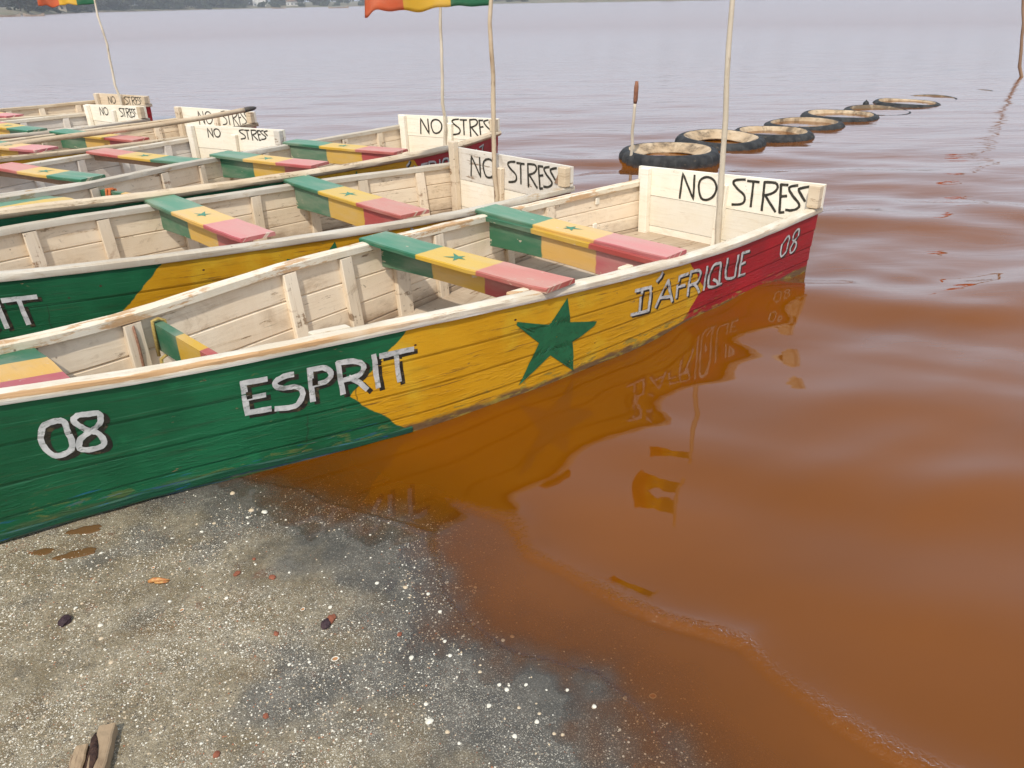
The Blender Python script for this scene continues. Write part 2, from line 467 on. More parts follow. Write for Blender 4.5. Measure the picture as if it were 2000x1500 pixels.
M_POLE_PALE = old_wood('bleached_pole_wood', (0.52, 0.45, 0.34), (0.30, 0.22, 0.14), (0.62, 0.55, 0.44), stain=(0.20, 0.12, 0.06), worn=0.4)
M_BAND = band_paint('seat_bands', 0.12)
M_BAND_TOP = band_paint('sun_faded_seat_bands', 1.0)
M_BAND_R = band_paint('seat_bands_mirrored', 0.10, rev=True)
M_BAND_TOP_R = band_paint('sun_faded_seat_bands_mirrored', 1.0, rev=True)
M_LETTER = flat_paint('white_lettering', (0.42, 0.42, 0.41), (0.60, 0.59, 0.57), (0.20, 0.22, 0.19), 0.45)
M_SHADOW = flat_paint('black_lettering', (0.014, 0.013, 0.011), (0.028, 0.024, 0.018), (0.08, 0.06, 0.03), 0.4)
M_INK = flat_paint('black_brush_letters', (0.022, 0.020, 0.014), (0.045, 0.040, 0.028), (0.10, 0.085, 0.06), 0.6)
M_STAR = flat_paint('green_star_paint', (0.012, 0.105, 0.045), (0.016, 0.13, 0.055), (0.02, 0.07, 0.03), 0.45)
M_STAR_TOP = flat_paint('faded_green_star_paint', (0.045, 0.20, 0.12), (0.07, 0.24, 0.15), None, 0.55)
M_ROPE_Y = simple('yellow_rope', (0.30, 0.20, 0.05), (0.45, 0.34, 0.12), 120, 0.9, 0.6, 0.004)
M_ROPE_R = simple('orange_rope', (0.42, 0.10, 0.03), (0.55, 0.18, 0.06), 120, 0.9, 0.6, 0.004)
M_ROPE_B = simple('brown_rope', (0.22, 0.10, 0.06), (0.34, 0.20, 0.13), 120, 0.9, 0.6, 0.004)

# ------------------------------------------------------------------ the shore: heights, ground sheet, water sheet
SHORE = np.array([(-900, 60), (-60, 22), (-8.0, 6.2), (-4.2, 3.9), (-2.2, 2.95), (-1.45, 2.62), (-1.02, 2.43), (-.77, 2.34), (-.64, 2.25), (-.48, 2.18),
                  (-.29, 2.09), (-.262, 1.94), (-.235, 1.80), (-.165, 1.66), (-.07, 1.57), (.05, 1.515), (.20, 1.455),
                  (.29, 1.34), (.37, 1.15), (.50, .85), (.75, .2), (1.3, -1.5), (4, -9), (40, -80), (700, -900)], float)
CREST = np.array([(-.20, 2.27, .25), (-.02, 2.17, .5), (.05, 1.98, .55), (.16, 1.885, .4), (.30, 1.745, .8), (.43, 1.665, 1.0), (.62, 1.56, 1.0),
                  (.665, 1.49, .5), (.72, 1.40, .5), (.79, 1.31, .9), (.89, 1.21, 1.0), (1.03, 1.12, 1.0), (1.2, 1.0, .6), (1.5, .8, .3)], float)


def seg_dist(x, y, poly):
    """distance to an open polyline, the side (+1 = right of its direction) and the position along it"""
    best = np.full(x.shape, 1e18); side = np.ones(x.shape); along = np.zeros(x.shape)
    for i in range(len(poly) - 1):
        a = poly[i, :2]; b = poly[i + 1, :2]; ab = b - a; L = ab @ ab
        t = np.clip(((x - a[0]) * ab[0] + (y - a[1]) * ab[1]) / L, 0, 1)
        dx = x - a[0] - t * ab[0]; dy = y - a[1] - t * ab[1]; d = dx * dx + dy * dy
        cr = np.sign((x - a[0]) * ab[1] - (y - a[1]) * ab[0])
        m = d < best - 1e-12
        best = np.where(m, d, best); side = np.where(m, np.where(cr == 0, 1, cr), side); along = np.where(m, i + t, along)
    return np.sqrt(best), side, along


def shore_d(x, y):
    d, s, _ = seg_dist(x, y, SHORE)
    return d * s          # + inland, - out in the water


def ground_z(x, y, d=None):
    x = np.asarray(x, float); y = np.asarray(y, float)
    if d is None: d = shore_d(x, y)
    dn = d + .045 * vnoise(x * 5, y * 5, 1) + .02 * vnoise(x * 14, y * 14, 2)
    land = -.0035 + .030 * np.clip(dn, 0, 1.2) + .012 * np.clip(dn - 1.2, 0, 12)
    w = np.clip(-dn, 0, 1e4)
    wat = -.0035 - .055 * np.clip(w, 0, .35) - .13 * np.clip(w - .35, 0, 1e4)
    z = np.where(dn > 0, land, np.maximum(wat, -1.3))
    near = np.clip(1 - np.hypot(x, y) / 9, 0, 1)
    z = z + near * (.004 * vnoise(x * 3.2, y * 3.2, 4) + .0018 * vnoise(x * 11, y * 11, 5) + .0012 * vnoise(x * 33, y * 33, 6))
    return z


def graded(lo, hi, step, growth, edge, cap, far):
    def side():
        out = [0.0]; s = step
        while out[-1] < far:
            d = out[-1]
            s = step + growth * d if d < edge else out[-1] * cap
            out.append(d + s)
        return np.array(out[1:])
    core = np.arange(lo, hi, step)
    return np.concatenate([lo - side()[::-1], core, core[-1] + side()])


def sheet(name, xs, ys, zf, mat, attrs=None, smooth=True):
    X, Y = np.meshgrid(xs, ys, indexing='ij')
    Z, at = zf(X, Y)
    n, k = X.shape
    me = bpy.data.meshes.new(name)
    idx = np.arange(n * k).reshape(n, k)
    F = np.stack([idx[:-1, :-1], idx[1:, :-1], idx[1:, 1:], idx[:-1, 1:]], -1).reshape(-1, 4)
    me.vertices.add(n * k); me.vertices.foreach_set('co', np.stack([X, Y, Z], -1).astype(np.float32).ravel())
    me.loops.add(F.size); me.loops.foreach_set('vertex_index', F.astype(np.int32).ravel())
    me.polygons.add(len(F)); me.polygons.foreach_set('loop_start', np.arange(0, F.size, 4, dtype=np.int32))
    me.polygons.foreach_set('use_smooth', np.ones(len(F), dtype=bool))
    me.update(calc_edges=True)
    for kx, v in at.items():
        a = me.attributes.new(kx, 'FLOAT', 'POINT'); a.data.foreach_set('value', v.astype(np.float32).ravel())
    me.materials.append(mat)
    o = bpy.data.objects.new(name, me)
    return link(o)


def ground_material():
    k = NT('shell_grit_ground'); P = k.obj()
    wet = k.n('ShaderNodeAttribute', attribute_name='wet').outputs['Fac']
    big = k.noise(P, 2.6, 4, 0.6); mid = k.noise(P, 9, 4, 0.65); fine = k.noise(P, 55, 4, 0.7); gr = k.noise(P, 260, 3, 0.7)
    tan = k.mix(k.step(mid, 0.35, 0.65), (0.185, 0.145, 0.083), (0.30, 0.25, 0.165))
    grey = k.mix(k.step(mid, 0.35, 0.65), (0.095, 0.090, 0.076), (0.18, 0.165, 0.135))
    col = k.mix(k.step(k.math('ADD', big, k.math('MULTIPLY', wet, 0.30)), 0.52, 0.68), tan, grey)
    blot = k.step(k.noise(k.scale(P, 1, 1, 1, (3, 8, 0)), 5.5, 3, 0.6), 0.60, 0.72)
    col = k.mix(k.math('MULTIPLY', blot, 0.40), col, (0.045, 0.05, 0.056))
    rust = k.step(k.noise(k.scale(P, 1, 1, 1, (11, 2, 0)), 7.0, 4, 0.65), 0.62, 0.72)
    col = k.mix(k.math('MULTIPLY', rust, 0.7), col, (0.16, 0.068, 0.032))
    och = k.step(k.noise(k.scale(P, 1, 1, 1, (21, 4, 0)), 3.6, 5, 0.7), 0.54, 0.68)
    col = k.mix(k.math('MULTIPLY', och, 0.5), col, (0.17, 0.105, 0.045))
    col = k.mix(k.step(fine, 0.45, 0.72, 0, 0.72), col, (0.10, 0.085, 0.06))
    col = k.mix(k.step(gr, 0.48, 0.66, 0, 0.75), col, (0.07, 0.06, 0.045))
    dens = k.step(k.noise(k.scale(P, 1, 1, 1, (5, 5, 0)), 3.4, 5, 0.7), 0.38, 0.60)
    for sc, lo, size in ((420, 0.58, 0.44), (230, 0.66, 0.42), (130, 0.80, 0.36)):
        v = k.voro(P, sc); ch = k.sep(v.outputs['Color'])
        on = k.math('MULTIPLY', k.step(ch[0], lo, lo + .02), k.step(v.outputs['Distance'], size, size * .7))
        on = k.math('MULTIPLY', on, k.math('ADD', 0.3, k.math('MULTIPLY', dens, 0.7)))
        sh = k.mix(ch[1], (0.46, 0.40, 0.30), (0.68, 0.64, 0.53))
        sh = k.mix(k.step(ch[2], 0.88, 0.9, 0, 1), sh, (0.28, 0.13, 0.07))
        col = k.mix(on, col, sh)
    col = k.mix(k.math('MULTIPLY', wet, 0.60), col, (0.055, 0.053, 0.048))
    h = k.math('ADD', k.math('MULTIPLY', fine, 0.8), k.math('MULTIPLY', gr, 0.7))
    return k.pbr(col, k.step(wet, 0, 1, 0.85, 0.45), k.bump(h, 0.7, 0.006), 0.3)


def water_material():
    k = NT('turbid_red_lake_water'); P = k.obj()
    dep = k.n('ShaderNodeAttribute', attribute_name='depth').outputs['Fac']
    crest = k.n('ShaderNodeAttribute', attribute_name='crest').outputs['Fac']
    calm = k.n('ShaderNodeAttribute', attribute_name='open_water').outputs['Fac']
    fac = k.math('SUBTRACT', 1.0, k.math('POWER', 2.718, k.math('MULTIPLY', dep, -95.0)))
    big = k.noise(k.scale(P, 0.8, 1.3), 1.0, 3, 0.5)
    col = k.mix(k.step(big, 0.3, 0.7), (0.145, 0.043, 0.0006), (0.168, 0.050, 0.0010))
    # ripples: faint near the bank, stronger on the open lake
    r1 = k.noise(k.scale(P, 0.9, 3.2), 1.0, 3, 0.5, 0.4)
    r2 = k.noise(k.scale(P, 4.0, 12.0), 1.0, 2, 0.5, 0.3)
    r3 = k.noise(k.scale(P, 0.16, 0.5), 1.0, 3, 0.5)
    h = k.math('ADD', k.math('MULTIPLY', r1, 0.012), k.math('MULTIPLY', r2, 0.0012))
    h = k.math('MULTIPLY', h, calm)
    cap = k.math('MULTIPLY', k.noise(k.scale(P, 60, 60), 1.0, 2, 0.6, 1.2), k.math('MULTIPLY', crest, 0.009))
    h = k.math('ADD', h, cap)
    bn = k.n('ShaderNodeBump', {'Strength': 1.0, 'Distance': 1.0}); k.set(bn.inputs['Height'], h)
    nrm = bn.outputs[0]
    dif = k.n('ShaderNodeBsdfDiffuse'); k.set(dif.inputs['Color'], col)
    k.set(dif.inputs['Normal'], k.geo().outputs['Normal'])
    clear = k.n('ShaderNodeBsdfTransparent'); k.set(clear.inputs['Color'], k.mix(k.step(dep, 0.0, 0.012), (1, 1, 1), (0.90, 0.62, 0.36)))
    body = k.n('ShaderNodeMixShader'); k.set(body.inputs[0], fac); k.set(body.inputs[1], clear.outputs[0]); k.set(body.inputs[2], dif.outputs[0])
    gl = k.n('ShaderNodeBsdfGlossy'); k.set(gl.inputs['Roughness'], k.math('ADD', 0.025, k.math('MULTIPLY', k.n('ShaderNodeAttribute', attribute_name='wind').outputs['Fac'], 0.24))); k.set(gl.inputs['Color'], (1, 1, 1)); k.set(gl.inputs['Normal'], nrm)
    fr = k.n('ShaderNodeFresnel', {'IOR': 1.40}); k.set(fr.inputs['Normal'], nrm)
    ms = k.n('ShaderNodeMixShader'); k.set(ms.inputs[0], k.math('MULTIPLY', fr.outputs[0], k.math('SUBTRACT', 1.0, k.math('MULTIPLY', k.n('ShaderNodeAttribute', attribute_name='wind').outputs['Fac'], 0.42)))); k.set(ms.inputs[1], body.outputs[0]); k.set(ms.inputs[2], gl.outputs[0])
    k.t.links.new(ms.outputs[0], k.out.inputs['Surface'])
    return k.m


def _ground(X, Y):
    d = shore_d(X, Y)
    Z = ground_z(X, Y, d)
    wn = .10 * vnoise(X * 4, Y * 4, 8) + .05 * vnoise(X * 13, Y * 13, 9)
    wet = np.clip(1 - (d + wn - .04) / .55, 0, 1) ** 1.1
    return Z, {'wet': wet}


M_GROUND = ground_material()
ground = sheet('ground', graded(-2.1, .8, .011, .05, 8, .13, 4500), graded(1.0, 2.7, .011, .05, 8, .13, 4500), _ground, M_GROUND)
tag(ground, kind='structure')

WAVES = []
_wr = random.Random(11)
for lam, amp, n in ((1.5, .0170, 3), (.80, .0115, 5), (.40, .0026, 6), (.27, .0005, 5)):
    for _ in range(n):
        a = R(_wr.uniform(62, 128)); WAVES.append((lam * _wr.uniform(.8, 1.2), amp * _wr.uniform(.6, 1.1) / math.sqrt(n) * 1.3, math.cos(a), math.sin(a), _wr.uniform(0, 6.28)))


def _water(X, Y):
    d = shore_d(X, Y)
    g = ground_z(X, Y, d)
    deep = np.clip(-d, 0, 1e4)
    damp = (.16 * np.clip((deep - .05) / .5, 0, 1) + .84 * np.clip((deep - .7) / 2.0, 0, 1)) * np.clip(1.7 - np.hypot(X, Y - 3) / 5.5, .25, 1) * np.clip(2.1 - np.hypot(X, Y - 3) / 11, 0, 1)
    wx = X + .22 * vnoise(X * .9, Y * .9, 21); wy = Y + .22 * vnoise(X * 1.1, Y * 1.1, 22)
    H = np.zeros(X.shape)
    for lam, amp, cx, cy, ph in WAVES:
        kk = 2 * math.pi / lam
        H += amp * np.sin(kk * (cx * wx + cy * wy) + ph)
    H *= damp
    # a small lapping wave running along the bank
    cd, cs, al = seg_dist(X + .012 * vnoise(X * 9, Y * 9, 31), Y + .012 * vnoise(X * 9, Y * 9, 32), CREST)
    i = np.clip(al.astype(int), 0, len(CREST) - 2); f = al - i
    st = CREST[i, 2] * (1 - f) + CREST[i + 1, 2] * f
    front = cs > 0
    prof = np.where(front, np.exp(-(cd / .016) ** 2), np.exp(-(cd / .075) ** 2))
    H += .013 * st * prof
    crest = st * np.where(front, np.exp(-((cd - .008) / .022) ** 2), np.exp(-(cd / .030) ** 2))
    # the thin swash front
    flat_ = H.copy()
    swd = d + .012 + .010 * vnoise(X * 13, Y * 13, 61)
    swl = np.clip(1.3 - np.abs(Y - 1.6) / 1.2, 0, 1)
    H += .0016 * np.exp(-(swd / .016) ** 2) * swl
    crest = np.maximum(crest, .45 * np.exp(-(swd / .010) ** 2) * swl)
    H = np.where(d > .03, np.minimum(H, 0), H)
    depth = np.clip(np.minimum(flat_, H) - g, 0, 3)
    opn = np.clip((np.hypot(X + .2, Y - 1.8) - 2.2) / 6, 0.0, 1.0)
    opn = .10 + .9 * opn
    return H, {'depth': depth, 'crest': crest, 'open_water': opn, 'wind': np.clip((np.hypot(X, Y) - 9) / 45, 0, 1) ** .7}


M_WATER = water_material()
water = sheet('water', graded(-.95, 1.45, .009, .019, 15, .12, 4400), graded(1.05, 2.5, .009, .019, 15, .12, 4400), _water, M_WATER)
tag(water, kind='structure')

# ------------------------------------------------------------------ the far shore
M_BANK = simple('far_bank_earth', (0.20, 0.165, 0.11), (0.13, 0.13, 0.07), 0.06, 0.95, 0.1, 0.1)
FS = [(-700, 150), (-320, 215), (-182, 286), (-172, 300), (-186, 330), (-238, 470), (-246, 520), (-225, 626), (-143, 690), (-37, 700), (40, 560), (90, 470), (260, 430), (700, 480), (1800, 600)]
fb = MB()
rows = []
for i, (x, y) in enumerate(FS):
    dx, dy = (0.0, 1.0)
    r = []
    for dist, z in ((-2, -.6), (0, .02), (3, .55), (14, 1.1), (60, 2.2), (400, 5), (2500, 9)):
        L_ = math.hypot(x, y); r.append((x * (1 + dist / L_), y * (1 + dist / L_), z + (rnd.uniform(-.15, .25) if 0 < dist < 100 else 0)))
    rows.append(r)
fb.grid(rows)
fsh = fb.build('far_shore', M_BANK, smooth=True)
tag(fsh, kind='structure')


def on_far_shore(px, back):
    """a point `back` metres behind the far waterline on the bearing px = x / y"""
    for i in range(len(FS) - 1):
        (x0, y0), (x1, y1) = FS[i], FS[i + 1]
        if i < 4: continue
        b0, b1 = x0 / y0, x1 / y1
        if min(b0, b1) <= px <= max(b0, b1):
            t = (px - b0) / (b1 - b0 + 1e-9)
            c_ = back / math.sqrt(1 + px * px); return (px * (y0 + (y1 - y0) * t + c_), y0 + (y1 - y0) * t + c_)
    return (px * (500 + back), 500 + back)


M_LEAF = [simple('far_leaves_a', (0.050, 0.062, 0.030), (0.085, 0.095, 0.045), 0.5, 0.9, 0, 0.1),
          simple('far_leaves_b', (0.060, 0.058, 0.034), (0.10, 0.10, 0.055), 0.5, 0.9, 0, 0.1),
          simple('far_leaves_c', (0.036, 0.048, 0.022), (0.066, 0.080, 0.036), 0.5, 0.9, 0, 0.1)]
M_BARK = simple('far_bark', (0.10, 0.075, 0.05), (0.16, 0.12, 0.085), 3, 0.95)


def tree_proto(i, h, w, base):
    r = random.Random(50 + i)
    root = empty('tree')
    mb = MB()
    mb.tube([(0, 0, -.4), (r.uniform(-.2, .2), 0, h * .3), (r.uniform(-.5, .5), r.uniform(-.3, .3), h * .62)], [h * .035, h * .026, h * .012], 6)
    for q in range(4):
        a = r.uniform(0, 6.28)
        mb.tube([(0, 0, h * .3), (math.cos(a) * w * .25, math.sin(a) * w * .25, h * .55), (math.cos(a) * w * .4, math.sin(a) * w * .4, h * .72)], [h * .014, h * .010, h * .005], 5)
    mb.build('trunk', M_BARK, root)
    cb = MB()
    cl = [(r.gauss(0, w * .24), r.gauss(0, w * .24), r.uniform(base, .92) * h, r.uniform(.16, .30) * w) for _ in range(13)]
    for cx, cy, cz, cr in cl:
        for _ in range(70):
            v = Vector((r.gauss(0, 1), r.gauss(0, 1), r.gauss(0, .75))).normalized() * cr * r.uniform(.5, 1.05)
            s = r.uniform(.30, .75)
            a = Vector((r.gauss(0, 1), r.gauss(0, 1), r.gauss(0, 1))).normalized() * s
            b = a.cross(Vector((r.gauss(0, 1), r.gauss(0, 1), r.gauss(0, 1)))).normalized() * s * .7
            p = Vector((cx, cy, cz)) + v
            cb.face([p - a, p - b, p + a, p + b])
    cb.build('crown', M_LEAF[i % 3], root)
    return root


protos = [tree_proto(0, 9, 8, .30), tree_proto(1, 7, 9, .18), tree_proto(2, 11, 9, .34), tree_proto(3, 3.2, 5, .10)]
TL = {0: 'tall grey green tree on the far shore with a bare lower trunk', 1: 'broad low olive tree on the far shore branching close to the ground',
      2: 'tallest kind of dark tree on the far shore with a rounded crown', 3: 'small round bush at the edge of the far shore'}
tr = random.Random(5)
used = set()
spots = []
for i in range(84): spots.append((-.74 + i * .0053 + tr.uniform(-.004, .004), tr.uniform(5, 26), tr.choice([0, 1, 1, 2])))
for i in range(30): spots.append((-.30 + i * .0110 + tr.uniform(-.006, .006), tr.uniform(22, 60), tr.choice([0, 1, 2])))
for i in range(12): spots.append((.04 + i * .05 + tr.uniform(-.01, .01), tr.uniform(25, 70), tr.choice([0, 1, 2])))
for i in range(34): spots.append((-.70 + i * .022 + tr.uniform(-.01, .01), tr.uniform(3, 9), 3))
for px, back, kx in spots:
    o = protos[kx] if kx not in used else dup(protos[kx])
    used.add(kx)
    x, y = on_far_shore(px, back)
    s = tr.uniform(.8, 1.25)
    o.location = (x, y, .5 if back < 12 else 1.2)
    o.rotation_euler = (0, 0, tr.uniform(0, 6.28)); o.scale = (s * 1.1, s * 1.1, s)
    where = ('at the left edge of the far shore' if px < -.60 else 'behind the leftmost flag on the far shore' if px < -.50 else 'on the far shore left of the white houses' if px < -.42
             else 'beside the white houses on the far shore' if px < -.24 else 'on the far shore right of the white houses' if px < -.12 else 'behind the large flag on the far shore' if px < .02 else 'on the far shore beyond the tyres')
    kind_ = ['tall grey green tree', 'broad low olive tree', 'tall dark tree', 'small round bush'][kx]
    dist_ = '' if kx == 3 or len(where) > 30 else (' near the water' if back < 15 else ' set back from the water' if back > 32 else '')
    TL_ = kind_ + dist_ + ' ' + where
    tag(o, TL_, 'bush' if kx == 3 else 'tree', 'trees and bushes along the far shore' if kx < 3 else 'bushes along the far waterline')

M_PLASTER = simple('white_plaster', (0.66, 0.63, 0.57), (0.72, 0.70, 0.65), 0.5, 0.9, 0.1, 0.02)
M_PLASTER2 = simple('sand_plaster', (0.52, 0.43, 0.31), (0.58, 0.50, 0.38), 0.5, 0.9, 0.1, 0.02)
M_ROOF = simple('brown_roof', (0.22, 0.13, 0.09), (0.28, 0.18, 0.12), 1.0, 0.9)
M_DARK = simple('dark_window', (0.03, 0.035, 0.04), (0.05, 0.055, 0.06), 2.0, 0.3)


def box(mb, x0, x1, y0, y1, z0, z1, mat=0):
    mb.loft([[(x0, y0, z0), (x1, y0, z0), (x1, y1, z0), (x0, y1, z0)], [(x0, y0, z1), (x1, y0, z1), (x1, y1, z1), (x0, y1, z1)]], mat)


def far_house(px, back, w, d, h, wall, label, pitched=True):
    x, y = on_far_shore(px, back)
    root = empty('house', (x, y, 1.0), math.atan2(-x, y))
    mb = MB(); box(mb, -w / 2, w / 2, 0, d, -.6, h); mb.build('wall', wall, root)
    rb = MB()
    if pitched:
        rb.loft([[(-w / 2 - .4, -.5, h + .01), (-w / 2 - .4, d + .5, h + .01), (-w / 2 - .4, d / 2, h + 1.8)],
                 [(w / 2 + .4, -.5, h + .01), (w / 2 + .4, d + .5, h + .01), (w / 2 + .4, d / 2, h + 1.8)]])
    else: box(rb, -w / 2 - .2, w / 2 + .2, -.2, d + .2, h + .005, h + .35)
    rb.build('roof', M_ROOF if pitched else wall, root)
    n = max(2, int(w / 3))
    for i in range(n):
        cx = -w / 2 + (i + .5) * w / n
        fm = MB(); box(fm, cx - .5, cx + .5, -.06, -.004, 1.0, 2.1)
        f = fm.build('window' if i else 'door', M_DARK, root)
        if not i: f.scale.z = 1.0
    return tag(root, label, 'house', 'houses on the far shore')


far_house(-.415, 22, 14, 8, 3.2, M_PLASTER, 'long low white house on the far shore, leftmost of the white ones')
far_house(-.375, 30, 9, 7, 3.6, M_PLASTER2, 'sand coloured house with brown roof on the far shore')
far_house(-.335, 20, 18, 8, 3.0, M_PLASTER, 'widest white house on the far shore', False)
far_house(-.285, 26, 10, 8, 5.8, M_PLASTER, 'tall white flat roofed house on the far shore', False)
far_house(-.245, 24, 12, 8, 3.4, M_PLASTER, 'white house with brown pitched roof on the far shore, rightmost house')
far_house(-.52, 20, 8, 6, 2.8, M_PLASTER2, 'small sand coloured house among the trees at the left of the far shore')

M_FARBOAT = simple('far_boat_paint', (0.40, 0.34, 0.27), (0.30, 0.22, 0.17), 1.5, 0.8)
for x, y, rz, ln, lab in ((-152, 262, .3, 7.0, 'tiny pale boat by the far shore at the left edge'),
                     (-144, 262, 2.9, 7.5, 'tiny brown boat lying off the far shore, second from the left'),
                     (-133, 505, .2, 8.0, 'tiny dark boat on the lake before the white houses'),
                     (-79, 408, 3.0, 10.0, 'tiny low boat on the lake left of the large flag')):
    b = MB()
    st = []
    for t in np.linspace(0, 1, 9):
        wd = .62 * math.sin(math.pi * (.06 + .88 * t)) ** .6; zz = .45 + .5 * (2 * t - 1) ** 4
        st.append([(ln * (t - .5), -wd, zz), (ln * (t - .5), -wd * .7, -.15), (ln * (t - .5), wd * .7, -.15), (ln * (t - .5), wd, zz), (ln * (t - .5), wd * .86, zz), (ln * (t - .5), wd * .6, .05), (ln * (t - .5), -wd * .6, .05), (ln * (t - .5), -wd * .86, zz)])
    b.loft(st)
    root = empty('fishing_boat', (x, y, 0), rz)
    b.build('hull', M_FARBOAT, root)
    s = MB(); box(s, -.3, .3, -.5, .5, .3, .36); s.build('thwart', M_FARBOAT, root)
    tag(root, lab, 'boat', 'far boats on the lake')

# ------------------------------------------------------------------ the boats
XK = np.array([0, 1, 2, 3, 4, 4.6, 5.4])
ESPRIT= [[[(3.694, 0.825), (3.694, 0.545)], [(3.699, 0.825), (3.618, 0.82)], [(3.689, 0.685), (3.629, 0.68)], [(3.694, 0.56), (3.618, 0.55)]], [[(3.528, 0.81), (3.558, 0.81), (3.588, 0.78), (3.588, 0.735), (3.563, 0.705), (3.528, 0.7), (3.503, 0.66), (3.503, 0.6), (3.523, 0.535), (3.553, 0.525), (3.598, 0.54)]], [[(3.468, 0.825), (3.468, 0.54)], [(3.473, 0.82), (3.423, 0.815), (3.398, 0.77), (3.398, 0.72), (3.418, 0.685), (3.463, 0.68)]], [[(3.368, 0.83), (3.358, 0.545)], [(3.368, 0.825), (3.313, 0.815), (3.278, 0.77), (3.278, 0.715), (3.298, 0.67), (3.363, 0.66)], [(3.328, 0.67), (3.293, 0.605), (3.268, 0.535)]], [[(3.233, 0.825), (3.223, 0.53)]], [[(3.208, 0.805), (3.078, 0.805)], [(3.148, 0.8), (3.138, 0.54)]]]
BOW08= [[[(4.259, 0.81), (4.279, 0.805), (4.299, 0.785), (4.309, 0.74), (4.314, 0.675), (4.309, 0.615), (4.294, 0.555), (4.274, 0.545), (4.249, 0.56), (4.239, 0.585), (4.234, 0.64), (4.239, 0.715), (4.239, 0.775), (4.244, 0.805), (4.259, 0.81)]], [[(4.179, 0.69), (4.199, 0.73), (4.214, 0.785), (4.209, 0.81), (4.194, 0.825), (4.169, 0.82), (4.144, 0.815), (4.139, 0.785), (4.144, 0.74), (4.159, 0.705), (4.179, 0.68), (4.204, 0.645), (4.214, 0.615), (4.219, 0.565), (4.194, 0.54), (4.164, 0.54), (4.149, 0.56), (4.149, 0.615), (4.159, 0.66), (4.179, 0.69)]]]
DAFRIQUE= [[[(1.772, 0.815), (1.772, 0.515)], [(1.827, 0.81), (1.702, 0.8)], [(1.707, 0.8), (1.692, 0.665), (1.697, 0.475)], [(1.837, 0.505), (1.702, 0.475)]], [[(1.617, 0.955), (1.627, 0.905), (1.657, 0.855)]], [[(1.637, 0.485), (1.557, 0.82)], [(1.557, 0.82), (1.491, 0.48)], [(1.607, 0.6), (1.516, 0.565)]], [[(1.456, 0.825), (1.456, 0.51)], [(1.456, 0.82), (1.376, 0.82)], [(1.451, 0.665), (1.386, 0.655)]], [[(1.351, 0.845), (1.346, 0.47)], [(1.351, 0.84), (1.271, 0.82), (1.251, 0.745), (1.266, 0.635), (1.336, 0.625)], [(1.301, 0.625), (1.261, 0.55), (1.231, 0.445)]], [[(1.191, 0.835), (1.186, 0.455)]], [[(1.071, 0.82), (1.126, 0.82), (1.151, 0.715), (1.151, 0.565), (1.131, 0.465), (1.041, 0.435), (1.041, 0.59), (1.056, 0.8), (1.071, 0.82)], [(1.101, 0.565), (1.061, 0.515), (1.041, 0.445), (1.006, 0.43)]], [[(0.991, 0.85), (0.981, 0.575), (0.956, 0.49), (0.881, 0.46), (0.876, 0.535), (0.881, 0.835)]], [[(0.841, 0.845), (0.831, 0.45)], [(0.841, 0.845), (0.766, 0.83)], [(0.831, 0.645), (0.786, 0.65)], [(0.836, 0.445), (0.766, 0.435)]]]
STERN08= [[[(0.335, 0.81), (0.37, 0.75), (0.39, 0.66), (0.385, 0.525), (0.37, 0.47), (0.34, 0.49), (0.32, 0.54), (0.315, 0.64), (0.315, 0.74), (0.335, 0.81)]], [[(0.22, 0.855), (0.26, 0.825), (0.275, 0.755), (0.26, 0.68), (0.215, 0.615), (0.21, 0.53), (0.235, 0.465), (0.265, 0.47), (0.275, 0.545), (0.26, 0.605), (0.24, 0.66), (0.215, 0.71), (0.21, 0.78), (0.22, 0.855)]]]
STAR= [(2.297, 0.95), (2.267, 0.66), (2.087, 0.57), (2.102, 0.525), (2.237, 0.41), (2.217, 0.045), (2.377, 0.345), (2.557, 0.12), (2.452, 0.53), (2.588, 0.795), (2.583, 0.825), (2.397, 0.7)]
NOSTRESS= [[[(-0.227, 0.325), (-0.217, 0.501), (-0.115, 0.33), (-0.122, 0.498)]], [[(-0.032, 0.498), (-0.075, 0.467), (-0.08, 0.414), (-0.053, 0.351), (-0.002, 0.347), (0.043, 0.385), (0.056, 0.445), (0.021, 0.491), (-0.032, 0.498)]], [[(0.262, 0.52), (0.198, 0.509), (0.179, 0.487), (0.211, 0.455), (0.266, 0.418), (0.274, 0.38), (0.249, 0.356), (0.187, 0.344)]], [[(0.281, 0.514), (0.362, 0.516)], [(0.323, 0.514), (0.324, 0.351)]], [[(0.4, 0.521), (0.405, 0.338)], [(0.4, 0.521), (0.473, 0.526), (0.494, 0.499), (0.47, 0.463), (0.415, 0.439)], [(0.415, 0.439), (0.499, 0.345)]], [[(0.514, 0.521), (0.529, 0.344)], [(0.514, 0.521), (0.56, 0.524)], [(0.52, 0.446), (0.561, 0.455)], [(0.529, 0.344), (0.557, 0.351)]], [[(0.624, 0.53), (0.583, 0.519), (0.572, 0.499), (0.603, 0.461), (0.649, 0.42), (0.648, 0.393), (0.611, 0.371), (0.569, 0.367)]], [[(0.698, 0.532), (0.651, 0.518), (0.636, 0.503), (0.665, 0.465), (0.685, 0.441)]]]



def interp(x, kv):
    kv = np.asarray(kv, float); x = np.asarray(x, float)
    m = np.gradient(kv, XK)
    i = np.clip(np.searchsorted(XK, x) - 1, 0, len(XK) - 2)
    h = XK[i + 1] - XK[i]; t = (x - XK[i]) / h
    return (2 * t**3 - 3 * t**2 + 1) * kv[i] + (t**3 - 2 * t**2 + t) * h * m[i] + (-2 * t**3 + 3 * t**2) * kv[i + 1] + (t**3 - t**2) * h * m[i + 1]


LEN = 5.15
EDGES = [-.18, .165, .41, .70, 1.0]


